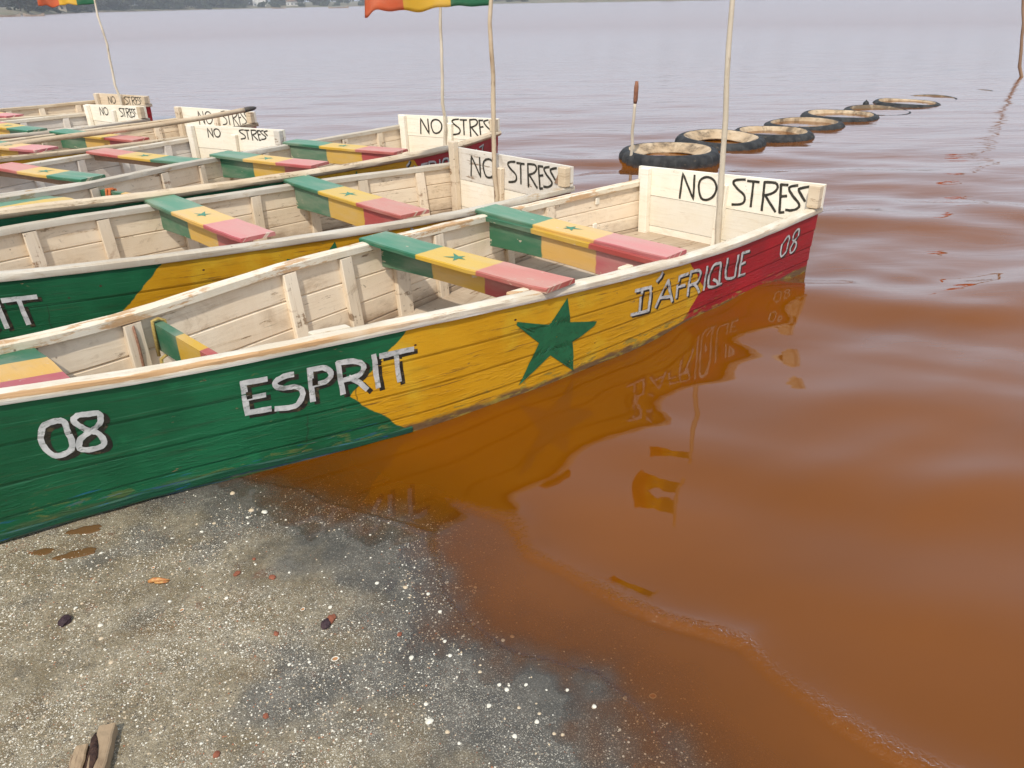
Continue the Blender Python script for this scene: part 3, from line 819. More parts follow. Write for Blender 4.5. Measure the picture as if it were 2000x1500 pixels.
class Hull:
    def __init__(s, wn, wf, zk, fl, seed):
        s.wn, s.wf, s.zk, s.flk, s.seed = wn, wf, zk, fl, seed

    def w(s, x, side): return interp(x, s.wn if side > 0 else s.wf)
    def zg(s, x): return interp(x, s.zk)
    def fl(s, x): return np.interp(x, [0, 2.5, 5], s.flk)
    def zb(s, x): return np.clip((np.asarray(x, float) - 3) * .02, 0, 1)

    def z(s, x, t):
        zb = s.zb(x); tt = np.where(np.asarray(t) < 0, t * np.clip(1 - (x - 2.9) / 1.3, .12, 1), t)
        return zb + tt * (s.zg(x) - zb)

    def pos(s, side, x, t, off=0.0):
        x = np.asarray(x, float)
        y = s.w(x, side) - s.fl(x) * (1 - t) + off
        return np.stack([x, side * y, s.z(x, t) + 0 * y], -1)

    def relief(s, x, t):
        """how far the outer face stands proud: each strake's lower edge overlaps a little, and nothing is quite straight"""
        x = np.asarray(x, float); t = np.asarray(t, float)
        j = np.clip(np.searchsorted(EDGES, t) - 1, 0, len(EDGES) - 2)
        E = np.array(EDGES); q = (t - E[j]) / (E[j + 1] - E[j])
        return np.interp(q, [0, .07, .5, .94, 1], [.0008, .0038, .0020, .0, -.0012]) + .0014 * vnoise(x * 2.3, t * 3 + s.seed, s.seed)

    def outer(s, side, x, t, lift=0.0):
        return s.pos(side, x, t, s.relief(x, t) + lift)


def side_plank(H, side, j, parent, outer_m, inner_m, n=34):
    xs = np.linspace(0.0, LEN, n); t0, t1 = EDGES[j], EDGES[j + 1]
    g = .0012
    qs = [g, .07, .5, .94, 1 - g]
    cols = []; uvs = []; zr = H.zg(xs) - H.zb(xs)
    for q in qs:
        t = t0 + q * (t1 - t0); P = H.outer(side, xs, t); cols.append(P); uvs.append(np.stack([xs, t * .42 + 0 * xs], -1))
    for q, o in ((1 - g, -.012), (.95, -.020), (.05, -.020), (g, -.012)):
        t = t0 + q * (t1 - t0); wob = .0012 * vnoise(xs * 3, xs * 0 + j, 40 + j)
        P = H.pos(side, xs, t, o + wob); cols.append(P); uvs.append(np.stack([xs, t * .42 + 0 * xs], -1))
    mb = MB()
    mats = [0, 0, 0, 0, 1, 1, 1, 1, 1]
    mb.loft(np.stack(cols, 1), mats, np.stack(uvs, 1))
    return mb.build('side_plank', [outer_m, inner_m], parent)


def rail(H, side, parent, m, rr, round_=False, h=.036, out=.014, inn=.046):
    n = 60
    xs = np.linspace(-.025, LEN + .02, n); mb = MB(); rings = []
    for i, x in enumerate(xs):
        xx = min(max(x, 0), 5.3)
        w = float(H.w(xx, side)); z = float(H.zg(xx)); jt = lambda a: rr.uniform(-a, a)
        ja = .0016
        if round_:
            c = (w - .008, z + .015); r = .036
            ring = [(x, side * (c[0] + r * 1.05 * math.cos(a) + jt(ja)), c[1] + r * .85 * math.sin(a) + jt(ja)) for a in [2 * math.pi * q / 10 for q in range(10)]]
        else:
            ring = [(x, side * (w + out - .003 + jt(ja)), z - .004), (x, side * (w + out + jt(ja)), z + .003), (x, side * (w + out + jt(ja)), z + h * .75), (x, side * (w + out - .008 + jt(ja)), z + h + jt(ja)),
                    (x, side * (w - inn * .4), z + h + jt(ja)), (x, side * (w - inn + .005), z + h - .002 + jt(ja)), (x, side * (w - inn), z + h - .007), (x, side * (w - inn + jt(ja)), z - .002)]
        rings.append(ring)
    mb.loft(rings)
    return mb.build('gunwale_rail', m, parent, smooth=True, sharp=R(38))


def obox(mb, c, ax, ay, az, uvs=True, taper=0.0, mat=0, ch=0.004):
    """a chamfered box: centre, three half-axis vectors"""
    c = Vector(c); ax, ay, az = Vector(ax), Vector(ay), Vector(az)
    lx, ly = ax.length, ay.length
    fx = 1 - min(.45, ch / max(lx, 1e-6)); fy = 1 - min(.45, ch / max(ly, 1e-6))
    prof = [(1, fy), (fx, 1), (-fx, 1), (-1, fy), (-1, -fy), (-fx, -1), (fx, -1), (1, -fy)]
    lz = az.length
    fz = 1 - min(.3, ch / max(lz, 1e-6))
    rings = []; uv = []
    per = [0, .3, 1, 1.3, 2, 2.3, 3, 3.3]
    for wz, sc in ((-1, 1 - ch / max(lx, ly)), (-fz, 1), (fz, 1), (1, 1 - ch / max(lx, ly))):
        rings.append([tuple(c + ax * (px * sc) + ay * (py * sc) + az * wz) for px, py in prof])
        uv.append([(px * lx + py * ly, wz * lz) for px, py in prof])
    mb.loft(rings, mat, np.array(uv))


def rib(H, side, x, wd, parent, m, th=.030, top=.985, bot=-.12, name='rib', jit=0.0):
    mb = MB(); rings = []; uv = []
    for t in (bot, .25, .6, top):
        P = H.pos(side, np.array([x - wd / 2, x + wd / 2]) + jit * (t - .5), t, -.0195)
        Q = H.pos(side, np.array([x - wd / 2, x + wd / 2]) + jit * (t - .5), t, -.0195 - th)
        c = .004; sg = side
        Z = P[0, 2]
        x0, x1 = P[0, 0], P[1, 0]
        rings.append([(x0, P[0, 1], Z), (x1, P[1, 1], Z), (x1, Q[1, 1] + sg * c, Z), (x1 - c, Q[1, 1], Z), (x0 + c, Q[0, 1], Z), (x0, Q[0, 1] + sg * c, Z)])
        uv.append([(0, Z), (wd, Z), (wd + th, Z), (wd + th, Z), (2 * wd + th, Z), (2 * wd + 2 * th, Z)])
    mb.loft(rings, 0, np.array(uv))
    return mb.build(name, m, parent)


def seat(H, parent, x0, x1, skew=0.0, riser=None, mats=(0, 1), rev=False, lip=False, name='thwart', over=(.02, .0), star=True, th=.022, zoff=0.0, riser_h=.17, riser_m=None, bare=False):
    """a board lying across both rails; riser: inset of the upright board below its bow edge"""
    xm = (x0 + x1) / 2
    yf = -float(H.w(xm, -1)) - over[0]; yn = float(H.w(xm, 1)) - over[1]
    zf = float(H.zg(xm)) + .037 + zoff
    n = 14; mb = MB(); rings = []; uv = []
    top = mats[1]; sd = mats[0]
    rs = random.Random(int(x0 * 1000))
    for i in range(n):
        f = i / (n - 1); y = yf + (yn - yf) * f
        sk = skew * (f - .5); a, b = x0 + sk + rs.uniform(-.002, .002), x1 + sk + rs.uniform(-.002, .002); c = .005
        if i in (0, n - 1): a += .003; b -= .003
        z = zf + rs.uniform(-.0012, .0012) - .006 * math.sin(math.pi * f)
        rings.append([(a, y, z), (b, y, z), (b + .001, y, z + th - c), (b - c, y, z + th), (a + c, y, z + th), (a, y, z + th - c)])
        uv.append([(f, 0), (f, b - a), (f, b - a + .02), (f, .03 + b - a), (f, .03), (f, .01)])
    # loft: columns 0..5 (bottom, bow edge, chamfer, top, chamfer, stern edge)
    root_m = [sd, top]
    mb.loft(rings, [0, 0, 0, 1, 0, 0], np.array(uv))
    s = mb.build(name, root_m, parent)
    if star:
        f = .50; y = yf + (yn - yf) * f; sk = skew * (f - .5); cx = (x0 + x1) / 2 + sk; r = .31 * (x1 - x0)
        zz = zf + th + .0018 - .006
        sb = MB(); pts = []
        for q in range(10):
            a = math.pi / 2 + q * math.pi / 5 + .25 + x0; rr = r * ((1.1 + .25 * math.sin(q * 2.7 + x0 * 9)) if q % 2 == 0 else .36)
            pts.append((cx + rr * math.cos(a) * .8, y + rr * math.sin(a) * 1.05, zz))
        for q in range(10): sb.face([(cx, y, zz), pts[q], pts[(q + 1) % 10]])
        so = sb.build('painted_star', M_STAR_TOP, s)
    if riser is not None:
        xr = x1 - riser
        ya = -float(H.w(xr, -1)) + .050; yb = float(H.w(xr, 1)) - .050
        rb = MB(); rings = []; uv = []
        for i in range(n):
            f = i / (n - 1); y = ya + (yb - ya) * f; sk = skew * (f - .5)
            zt = zf - .001; zlo = zt - riser_h * (1 - .12 * math.sin(math.pi * f)); x = xr + sk; c = .004
            rings.append([(x, y, zlo + c), (x, y, zt), (x - .024, y, zt), (x - .024, y, zlo), (x - c, y, zlo)])
            uv.append([(f, 0), (f, riser_h), (f, riser_h + .03), (f, riser_h * 2), (f, riser_h * 2 + .02)])
        rb.loft(rings, 0, np.array(uv))
        rb.build('seat_riser', riser_m or sd, s)
        if lip:
            lb = MB(); rings = []; uv = []
            for i in range(n):
                f = i / (n - 1); y = yf + .03 + (yn - yf - .07) * f; sk = skew * (f - .5); x = x1 + sk + .004; zt = zf - .004
                rings.append([(x - .003, y, zt - .026), (x + .016, y, zt - .026), (x + .018, y, zt), (x - .003, y, zt + .002)])
                uv.append([(f, 0), (f, .03), (f, .06), (f, .09)])
            lb.loft(rings, 0, np.array(uv)); lb.build('seat_lip', sd, s)
    return s


def smooth_poly(p, closed=False):
    p = [np.array(q, float) for q in p]
    if len(p) < 5: 
        out = []
        for a, b in zip(p[:-1], p[1:]):
            m = max(2, int(np.linalg.norm(b - a) / .03) + 1)
            out += [a + (b - a) * i / m for i in range(m)]
        return out + [p[-1]]
    cl = np.linalg.norm(p[0] - p[-1]) < 1e-6
    if cl: p = p[:-1]
    n = len(p); out = []
    for i in range(n if cl else n - 1):
        if cl: a, b, c, d = p[(i - 1) % n], p[i], p[(i + 1) % n], p[(i + 2) % n]
        else: a, b, c, d = p[max(i - 1, 0)], p[i], p[i + 1], p[min(i + 2, n - 1)]
        for t in (0, .33, .67):
            out.append(.5 * ((2 * b) + (-a + c) * t + (2 * a - 5 * b + 4 * c - d) * t * t + (-a + 3 * b - 3 * c + d) * t**3))
    out.append(out[0] if cl else p[-1])
    return out


def ribbon(mb, pts, width, place, rr, shift=(0, 0)):
    """a brush stroke: pts in a flat (a, b) frame in metres, place(a, b) gives the points in space"""
    P = np.array(pts) + np.array(shift)
    n = len(P)
    T = np.gradient(P, axis=0); T /= (np.linalg.norm(T, axis=1)[:, None] + 1e-9)
    N = np.stack([-T[:, 1], T[:, 0]], 1)
    if np.linalg.norm(P[0] - P[-1]) > 1e-6:
        P[0] -= T[0] * width * .25; P[-1] += T[-1] * width * .25
    wl = width / 2 * (1 + np.array([rr.uniform(-.13, .13) for _ in range(n)])); wr = width / 2 * (1 + np.array([rr.uniform(-.13, .13) for _ in range(n)]))
    A = P + N * wl[:, None]; B = P - N * wr[:, None]
    mb.grid(np.stack([place(A[:, 0], A[:, 1]), place(P[:, 0], P[:, 1]), place(B[:, 0], B[:, 1])], 1), np.stack([A, P, B], 1))


def hull_letters(H, strokes_by_letter, parent, name, width, dx=0.0, shadow=True, side=1, sh=(-.0150, -.0125), rs=1):
    """letters painted on the near side, in hull coordinates (metres from the stern, fraction of the height)"""
    rr = random.Random(rs); HT = .42
    place = lambda lift: (lambda a, b: H.outer(side, a, b / HT, lift))
    w = MB(); s = MB()
    kq = 0
    for letter in strokes_by_letter:
        for st in letter:
            pts = smooth_poly([(a + dx, b * HT) for a, b in st])
            kq += 1
            ribbon(w, pts, width, place(.0017 + .00012 * (kq % 5)), rr)
            if shadow: ribbon(s, pts, width * 1.0, place(.0008 + .00012 * (kq % 5)), rr, sh)
    o = w.build(name, M_LETTER, parent)
    if shadow: s.build('letter_shadow', M_SHADOW, o)
    return o


def hull_star(H, outline, parent, dx=0.0, side=1):
    mb = MB(); P = np.array(outline, float); P[:, 0] += dx
    C0 = P.mean(0); n = len(P); HT = 1
    K = 14
    ring = []
    B = []
    for i in range(n):
        for q in range(4): B.append(P[i] + (P[(i + 1) % n] - P[i]) * q / 4)
    B = np.array(B + [B[0]])
    rows = []
    for k in range(K + 1):
        f = max(k / K, .02); Q = C0 + (B - C0) * f
        rows.append(H.outer(side, Q[:, 0], Q[:, 1], .0026))
    mb.grid(np.array(rows))
    return mb.build('painted_star', M_STAR, parent)


NOW, STW = NOSTRESS[:2], NOSTRESS[2:]


def transom_letters(parent, no, stress, zr, rs, x=.0325, width=.0165, last=True):
    rr = random.Random(rs)
    if rs > 3: width = .0125
    place = lambda a, b: np.stack([np.full(len(a), x), a, b], -1)
    sz = lambda z: zr[0] + (z - .345) / (.523 - .345) * (zr[1] - zr[0])
    kq = 0
    for letters, (lo, hi), (a0, a1) in ((NOW, no, (-.227, .056)), (STW if last else STW[:-1], stress, (.179, .70))):
        mb = MB()
        for L in letters:
            for st in L:
                pts = smooth_poly([(lo + (y - a0) / (a1 - a0) * (hi - lo), sz(z)) for y, z in st])
                kq += 1; xx = x + .00025 * (kq % 6)
                ribbon(mb, pts, width, (lambda a, b, xx=xx: np.stack([np.full(len(a), xx), a, b], -1)), rr)
        mb.build('painted_lettering', M_INK, parent)


def rope(path, rad, m, name, label, root, wraps=0):
    mb = MB(); mb.tube(path, rad, 7)
    o = mb.build(name, m, None, smooth=True)
    o.matrix_world = root.matrix_world
    return tag(o, label, 'rope')


def make_boat(c):
    rr = random.Random(c['seed'])
    root = empty('rowing_boat', (c['pose'][0], c['pose'][1], 0), c['pose'][2])
    root.matrix_world = Matrix.Translation((c['pose'][0], c['pose'][1], 0)) @ Matrix.Rotation(c['pose'][2], 4, 'Z')
    tag(root, c['label'], 'boat', 'painted rowing boats drawn up side by side')
    H = Hull(c['wn'], c['wf'], c['zk'], c['fl'], c['seed'])
    paint = hull_paint('hull_paint', c['gy'], c['yr'], .21, 1.08, .85, tone=c.get('tone', 1.0), dirt=c.get('dirt', .6))
    inner, ribm, railm = c['inner'], c['ribm'], c['railm']
    n = 84 if c.get('fine') else 26
    for side in (1, -1):
        for j in range(4): side_plank(H, side, j, root, paint, inner, n)
        rail(H, side, root, c.get('railm_far', railm) if side < 0 else c.get('near_rail', railm), rr, c.get('round_rail', False) and side > 0)
    for x, wd in c['ribs']:
        for side in (-1, 1): rib(H, side, x, wd, root, ribm, jit=rr.uniform(-.02, .02))
    # bottom boards
    for j in range(5):
        mb = MB(); rings = []
        for x in np.linspace(.03, 4.7, 12):
            a = -(float(H.w(x, -1)) - float(H.fl(x)) * 1.1) + .02; b = float(H.w(x, 1)) - float(H.fl(x)) * 1.1 - .02
            y0 = a + (b - a) * j / 5 + .003; y1 = a + (b - a) * (j + 1) / 5 - .003
            z = float(H.zb(x)) + .022
            rings.append([(x, y0, z), (x, y1, z), (x, y1, z + .018), (x, y0, z + .018)])
        mb.loft(rings); mb.build('floor_board', M_FLOOR, root)
    # transom: two lower boards between the sides, one top board standing above the rails
    w_n, w_f = float(H.w(0.0, 1)), float(H.w(0.0, -1)); zg = float(H.zg(0.0)); fl = float(H.fl(0.0))
    tm = c.get('transom_m', M_WHITE)
    yl = lambda z: (-(w_f - fl * (1 - z / zg)) + .021, (w_n - fl * (1 - z / zg)) - .021)
    for z0, z1 in ((-.07, .088), (.092, .308)):
        a0, b0 = yl(z0); a1, b1 = yl(z1); dx = rr.uniform(-.002, .001)
        mb = MB(); mb.loft([[(.004 + dx, a0, z0), (.030 + dx, a0, z0), (.030 + dx, a1, z1), (.004 + dx, a1, z1)], [(.004 + dx, b0, z0), (.030 + dx, b0, z0), (.030 + dx, b1, z1), (.004 + dx, b1, z1)]],
                           0, np.array([[(0, z0), (.03, z0), (.03, z1), (0, z1)], [(b0 - a0, z0), (b0 - a0, z0), (b0 - a0, z1), (b0 - a0, z1)]]))
        mb.build('transom_board', tm, root)
    zf_, zn_ = c['top']
    zr_ = zg + .039
    ins = .050
    poly = [(-(w_f - .024), .312), (w_n - .024, .312), (w_n - .024, zg - .006), (w_n - ins, zg - .006), (w_n - ins, zr_), (w_n + .024, zr_), (w_n + .026, zn_), (-(w_f + .012), zf_), (-(w_f + .012), zr_), (-(w_f - ins), zr_), (-(w_f - ins), zg - .006), (-(w_f - .024), zg - .006)]
    bm = bmesh.new()
    vs_ = [bm.verts.new((.004, y, z)) for y, z in poly]
    f = bm.faces.new(vs_)
    ex = bmesh.ops.extrude_face_region(bm, geom=[f])
    for v in ex['geom']:
        if isinstance(v, bmesh.types.BMVert): v.co.x = .0305
    bmesh.ops.recalc_face_normals(bm, faces=bm.faces)
    uvl = bm.loops.layers.uv.new('UVMap')
    for fc in bm.faces:
        for lp in fc.loops: lp[uvl].uv = (lp.vert.co.y + lp.vert.co.x, lp.vert.co.z)
    me = bpy.data.meshes.new('transom_board'); bm.to_mesh(me); bm.free(); me.materials.append(c.get('top_m', tm))
    link(bpy.data.objects.new('transom_board', me), root)
    # corner and middle posts
    mb = MB(); obox(mb, (.058, -(w_f - .075), (zf_ + c.get('post_up', .0)) / 2 - .02), (.025, 0, 0), (0, .034, 0), (0, -.006, (zf_ + c.get('post_up', .0)) / 2 + .02)); mb.build('corner_post', c.get('post_m', ribm), root)
    mb = MB(); obox(mb, (.060, w_n - .012, (zr_ + zn_) / 2), (.027, 0, 0), (0, .036, 0), (0, 0, (zn_ - zr_) / 2 - .002)); mb.build('corner_block', c.get('block_m', M_RAIL_TAN), root)
    mb = MB(); obox(mb, (.052, c.get('mid', .11), .2), (.020, 0, 0), (0, .030, 0), (0, .012, .27)); mb.build('middle_post', c.get('post_m', ribm), root)
    transom_letters(root, *c['letters'], rs=c['seed'])
    # seats
    for q in c['seats']: seat(H, root, **q)
    # bow: painted deck board and end board
    if c.get('deck', True):
        x0 = 4.16; mb = MB(); rings = []; uv = []
        for i, x in enumerate(np.linspace(x0, LEN, 9)):
            a = -float(H.w(x, -1)) + .022; b = float(H.w(x, 1)) - .050; z = float(H.zg(x)) + .004
            ring = []; u_ = []
            for q in range(7):
                fq = q / 6; ring.append((x, a + (b - a) * fq, z + .006 * math.sin(fq * 9 + x * 7))); u_.append((fq, x))
            for q in reversed(range(7)):
                fq = q / 6; ring.append((x, a + (b - a) * fq, z - .022)); u_.append((fq, x))
            rings.append(ring); uv.append(u_)
        mb.loft(rings, 0, np.array(uv)); mb.build('bow_deck', c.get('deck_m', M_BAND), root)
    a = -float(H.w(LEN, -1)); b = float(H.w(LEN, 1)); z1 = float(H.zg(LEN))
    mb = MB(); obox(mb, (LEN + .012, (a + b) / 2, (z1 + .06) / 2 + .02), (.012, 0, 0), (0, (b - a) / 2 + .01, 0), (0, 0, (z1 - .02) / 2)); mb.build('bow_board', paint, root)
    # lower rubbing strake at the bow half
    if c.get('fine'):
        mb = MB(); rings = []; uv = []
        for x in np.linspace(3.09, LEN, 40):
            t0 = .0 + .004 * math.sin(x * 9); t1 = .062 + .007 * math.sin(x * 5.3) + .004 * math.sin(x * 17)
            o = .006 + .002 * math.sin(x * 23)
            P = [H.pos(1, np.array(x), t0, .001), H.pos(1, np.array(x), t0 + .004, o), H.pos(1, np.array(x), t1 - .012, o), H.pos(1, np.array(x), t1, .003)]
            rings.append([tuple(p) for p in P]); uv.append([(x, .0), (x, .02), (x, .05), (x, .07)])
        mb.loft(rings, 0, np.array(uv)); mb.build('rubbing_strake', M_CHINE, root)
    for L in c['text']: hull_letters(H, L[0], root, L[1], L[2], L[3], rs=c['seed'] + int(L[2] * 1000))
    if c.get('star') is not None: hull_star(H, STAR, root, c['star'])
    return root, H


def chine_material():
    k = NT('teal_green_strake'); uv = k.uv()
    c = k.mix(k.step(k.noise(k.scale(uv, 4, 40), 1, 4, 0.65), 0.4, 0.7), (0.007, 0.070, 0.030), (0.008, 0.050, 0.036))
    c = k.mix(k.step(k.noise(k.scale(uv, 9, 60), 1, 4, 0.7), 0.60, 0.68, 0, 0.8), c, (0.012, 0.07, 0.24))
    c = k.mix(k.step(k.noise(k.scale(uv, 14, 60), 1, 4, 0.7), 0.63, 0.68, 0, 0.8), c, (0.06, 0.03, 0.02))
    return k.pbr(c, 0.5, k.bump(k.noise(k.scale(uv, 10, 80), 1, 4), 0.6, 0.006), 0.35)


M_CHINE = chine_material()
W0 = [.66, .735, .656, .52, .306, .207, .098]
Z0 = [.376, .353, .418, .477, .489, .545, .577]
ZS = [.37, .375, .41, .455, .50, .545, .58]
FL = [.024, .037, .050]
SEVEN = [[(.275, .84), (.185, .875)], [(.19, .87), (.225, .70), (.245, .52)]]
ZERO07 = STERN08[0]
NUM07 = [ZERO07, SEVEN]


def seatcfg(x0, x1, riser=None, skew=0.0, rev=False, **kw):
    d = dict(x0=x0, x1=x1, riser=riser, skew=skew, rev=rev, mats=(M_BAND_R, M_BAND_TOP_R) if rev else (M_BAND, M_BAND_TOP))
    d.update(kw); return d


ribs1 = [(.87, .075), (1.30, .07), (1.98, .075), (2.30, .105), (2.67, .075), (3.02, .075), (3.80, .075), (4.35, .07)]
ribsN = [(.33, .07), (.81, .075), (1.25, .075), (1.70, .075), (2.20, .075), (2.71, .075), (3.12, .075), (3.7, .075)]

BOATS = [
    dict(seed=1, pose=(1.401, 5.324, 3.929), wn=[.769, .719, .694, .566, .263, .136, .096], wf=[.581, .752, .619, .477, .349, .278, .103],
         zk=Z0, fl=FL, gy=3.325, yr=1.19, inner=M_CREAM, ribm=M_CREAM_RIB, railm=M_RAIL, ribs=ribs1, top=(.505, .557), fine=True, post_m=M_WHITE, mid=.11,
         letters=((-.227, .056), (.179, .70), (.345, .523)),
         seats=[seatcfg(1.345, 1.535, .0, .06, lip=True, riser_h=.19, over=(.06, .02)), seatcfg(2.30, 2.49, .085, -.06, riser_h=.14, over=(.02, -.03))],
         text=[(ESPRIT, 'painted_lettering', .0198, 0), (DAFRIQUE, 'painted_lettering', .0185, 0), (BOW08, 'painted_number', .0180, 0), (STERN08, 'painted_number', .0145, 0)], star=0.0,
         near_rail=M_RAIL_BOW, label='nearest white gunwaled boat lettered ESPRIT D\'AFRIQUE 08 with a large green star'),
    dict(seed=2, pose=(-.04, 5.992, 3.861), wn=[.732, .755, .692, .572, .31, .201, .087], wf=[.60, .755, .692, .572, .31, .201, .087], zk=[z + .024 for z in ZS], fl=FL,
         gy=3.0, yr=.76, inner=M_TAN, ribm=M_TAN_RIB, railm=M_RAIL_GREY, ribs=ribsN, top=(.556, .569), top_m=M_GREY, fine=True, post_up=.05, mid=.02, tone=.9, dirt=.9,
         letters=((-.346, -.045), (.10, .62), (.375, .535)),
         seats=[seatcfg(1.19, 1.405, .02, .0, riser_h=.17, over=(.09, .06)), seatcfg(2.19, 2.395, .05, -.05, riser_h=.16, over=(.10, .05))],
         text=[(ESPRIT, 'painted_lettering', .0198, .255), (DAFRIQUE, 'painted_lettering', .0185, -.25)], star=-.43,
         label='second boat from the front with a greyed NO STRESS transom and two seats'),
    dict(seed=3, pose=(-.639, 8.488, 4.175), wn=[.637, .708, .665, .544, .33, .224, .104], wf=[.60, .708, .665, .544, .33, .224, .104], zk=[z + .01 for z in ZS], fl=FL,
         gy=3.1, yr=1.34, inner=M_CREAM, ribm=M_TAN_RIB, railm=M_RAIL_TAN, round_rail=True, railm_far=M_RAIL_GREY, ribs=[(.37, .07), (.85, .07), (1.4, .075), (1.95, .075), (2.37, .075), (2.72, .06), (3.12, .075), (3.8, .07)], top=(.519, .54), post_m=M_WHITE, mid=.07,
         letters=((-.318, -.036), (.098, .62), (.355, .515)),
         seats=[seatcfg(1.45, 1.65, .02, .0, riser_h=.15, over=(.02, .10)), seatcfg(2.35, 2.56, .04, .02, riser_h=.17, over=(.02, .10))],
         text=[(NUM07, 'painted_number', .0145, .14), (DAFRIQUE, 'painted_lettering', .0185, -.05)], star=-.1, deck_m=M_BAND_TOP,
         label='boat numbered 07 on its red stern, its near rail a round tan pole'),
    dict(seed=4, pose=(-2.706, 7.97, 4.221), wn=[.647, .711, .636, .503, .295, .20, .097], wf=[.62, .711, .636, .503, .295, .20, .097], zk=ZS, fl=FL,
         gy=3.1, yr=1.2, inner=M_FRESH, ribm=M_FRESH, railm=M_RAIL_GREY, ribs=ribsN, top=(.527, .542), mid=.03, post_m=M_WHITE, block_m=M_GREY,
         letters=((-.341, -.166), (.101, .475), (.43, .52)),
         seats=[seatcfg(.96, 1.17, .04, .05, rev=True, riser_h=.06, riser_m=M_BARE, over=(.0, .03)), seatcfg(1.89, 2.10, .04, .05, rev=True, riser_h=.06, riser_m=M_BARE, over=(.0, .03))],  # bare brown strips under these seats stand in for the shade there
         text=[], star=None, label='bright white boat with seats green at their near ends, behind boat 07'),
    dict(seed=5, pose=(-3.465, 9.552, 4.216), wn=[.672, .735, .659, .525, .304, .202, .094], wf=[.58, .735, .659, .525, .304, .202, .094], zk=ZS, fl=FL,
         gy=3.1, yr=1.2, inner=M_TAN, ribm=M_TAN_RIB, railm=M_RAIL_TAN, ribs=ribsN, top=(.536, .526), mid=.10, transom_m=M_WHITE, post_up=.0, post_m=M_TAN_RIB,
         letters=((-.209, .02), (.172, .60), (.365, .520)),
         seats=[seatcfg(1.38, 1.58, .03, .08, riser_h=.15, over=(.06, .06)), seatcfg(2.29, 2.52, .04, .0, riser_h=.15, over=(.02, .10))],
         text=[], star=None, label='weathered tan boat with a long wooden oar lying across it'),
    dict(seed=6, pose=(-4.937, 10.232, 4.10), wn=[.70, .712, .637, .506, .296, .20, .096], wf=[.60, .712, .637, .506, .296, .20, .096], zk=ZS, fl=FL,
         gy=3.1, yr=1.2, inner=M_FRESH, ribm=M_FRESH, railm=M_RAIL_GREY, ribs=ribsN, top=(.502, .544), mid=.05, post_m=M_WHITE,
         letters=((-.282, -.092), (.174, .53), (.40, .50)),
         seats=[seatcfg(1.17, 1.39, .03, .04, rev=True, riser_h=.12, over=(.0, .0))],
         text=[], star=None, label='white boat, second farthest, with a short white NO STRESS transom'),
    dict(seed=7, pose=(-5.587, 11.849, 4.134), wn=[.68, .711, .638, .507, .297, .201, .096], wf=[.57, .711, .638, .507, .297, .201, .096], zk=[z - .007 for z in ZS], fl=FL,
         gy=3.1, yr=1.2, inner=M_TAN, ribm=M_CREAM_RIB, railm=M_RAIL_TAN, ribs=ribsN, top=(.492, .502), mid=.10, transom_m=M_TAN, post_m=M_TAN_RIB,
         letters=((-.259, -.084), (.148, .56), (.37, .475)),
         seats=[seatcfg(1.71, 1.93, .03, .0, riser_h=.15)],
         text=[], star=None, label='farthest boat, cream inside, with a flagpole at its transom'),
]
HULLS = []
for c in BOATS: HULLS.append(make_boat(c))
(B1, H1), (B2, H2), (B3, H3), (B4, H4), (B5, H5), (B6, H6), (B7, H7) = HULLS


def foot_brace(H, root, x, z, ropes):
    """a board on edge across the bow half"""
    a = -float(H.w(x, -1)) + .045; b = float(H.w(x, 1)) - .045
    mb = MB(); rings = []; uv = []
    for i in range(12):
        f = i / 11; y = a + (b - a) * f
        rings.append([(x, y, z - .12), (x, y, z), (x - .035, y, z + .002), (x - .035, y, z - .118)])
        uv.append([(f, 0), (f, .12), (f, .16), (f, .28)])
    mb.loft(rings, 0, np.array(uv))
    return mb.build('foot_brace', M_BAND, root)


foot_brace(H1, B1, 3.72, .455, None)
foot_brace(H3, B3, 3.76, .47, None)
# small loose block nailed inside the second boat, cleats on the nearest boat's inner rail
mb = MB(); obox(mb, (1.96, -float(H2.w(1.96, -1)) + .045, .255), (.085, .004, 0), (0, .016, 0), (0, 0, .048)); mb.build('patch_board', M_CREAM, B2)
for x, l in ((2.52, .10), (3.35, .14), (1.83, .08)):
    mb = MB(); y = float(H1.w(x, 1)) - .066; z = float(H1.zg(x)) + .022; dy = (float(H1.w(x + .05, 1)) - float(H1.w(x - .05, 1))) / .1
    obox(mb, (x, y, z), (l / 2, l / 2 * dy, 0), (0, .018, 0), (0, 0, .013)); mb.build('cleat', M_RAIL, B1)
for x, z in ((.44, .315), (.47, .135)):
    mb = MB(); obox(mb, (x, -float(H1.w(x, -1)) + float(H1.fl(x)) * (1 - z / .37) + .024, z), (.022, .001, 0), (0, .006, 0), (0, 0, .024)); mb.build('repair_block', M_WHITE, B1)
mb = MB(); mb.loft([[(.0325, .60, .437), (.0325, .685, .437), (.0325, .66, .515), (.0325, .645, .52)], [(.038, .602, .437), (.038, .683, .437), (.038, .658, .513), (.038, .646, .518)]]); mb.build('rotten_patch', M_BARE, B2)
y0 = -float(H1.w(3.70, -1)); zz = .46
rope([(3.735, y0 + .085, zz - .14), (3.728, y0 + .075, zz - .03), (3.724, y0 + .07, zz + .006), (3.70, y0 + .07, zz + .010), (3.678, y0 + .075, zz), (3.676, y0 + .08, zz - .10), (3.70, y0 + .09, zz - .14),
      (3.735, y0 + .10, zz - .15), (3.742, y0 + .11, zz - .22), (3.73, y0 + .12, zz - .30), (3.75, y0 + .14, zz - .36)], .0075, M_ROPE_Y, 'rope', 'yellow rope looped over the bow brace of the nearest boat', B1)
rope([(3.79, y0 + .035, zz + .025), (3.80, y0 + .070, zz - .005), (3.80, y0 + .078, zz - .08), (3.805, y0 + .085, zz - .2), (3.80, y0 + .10, zz - .33)], .0055, M_ROPE_B, 'rope', 'thin brown rope hanging beside the bow brace of the nearest boat', B1)
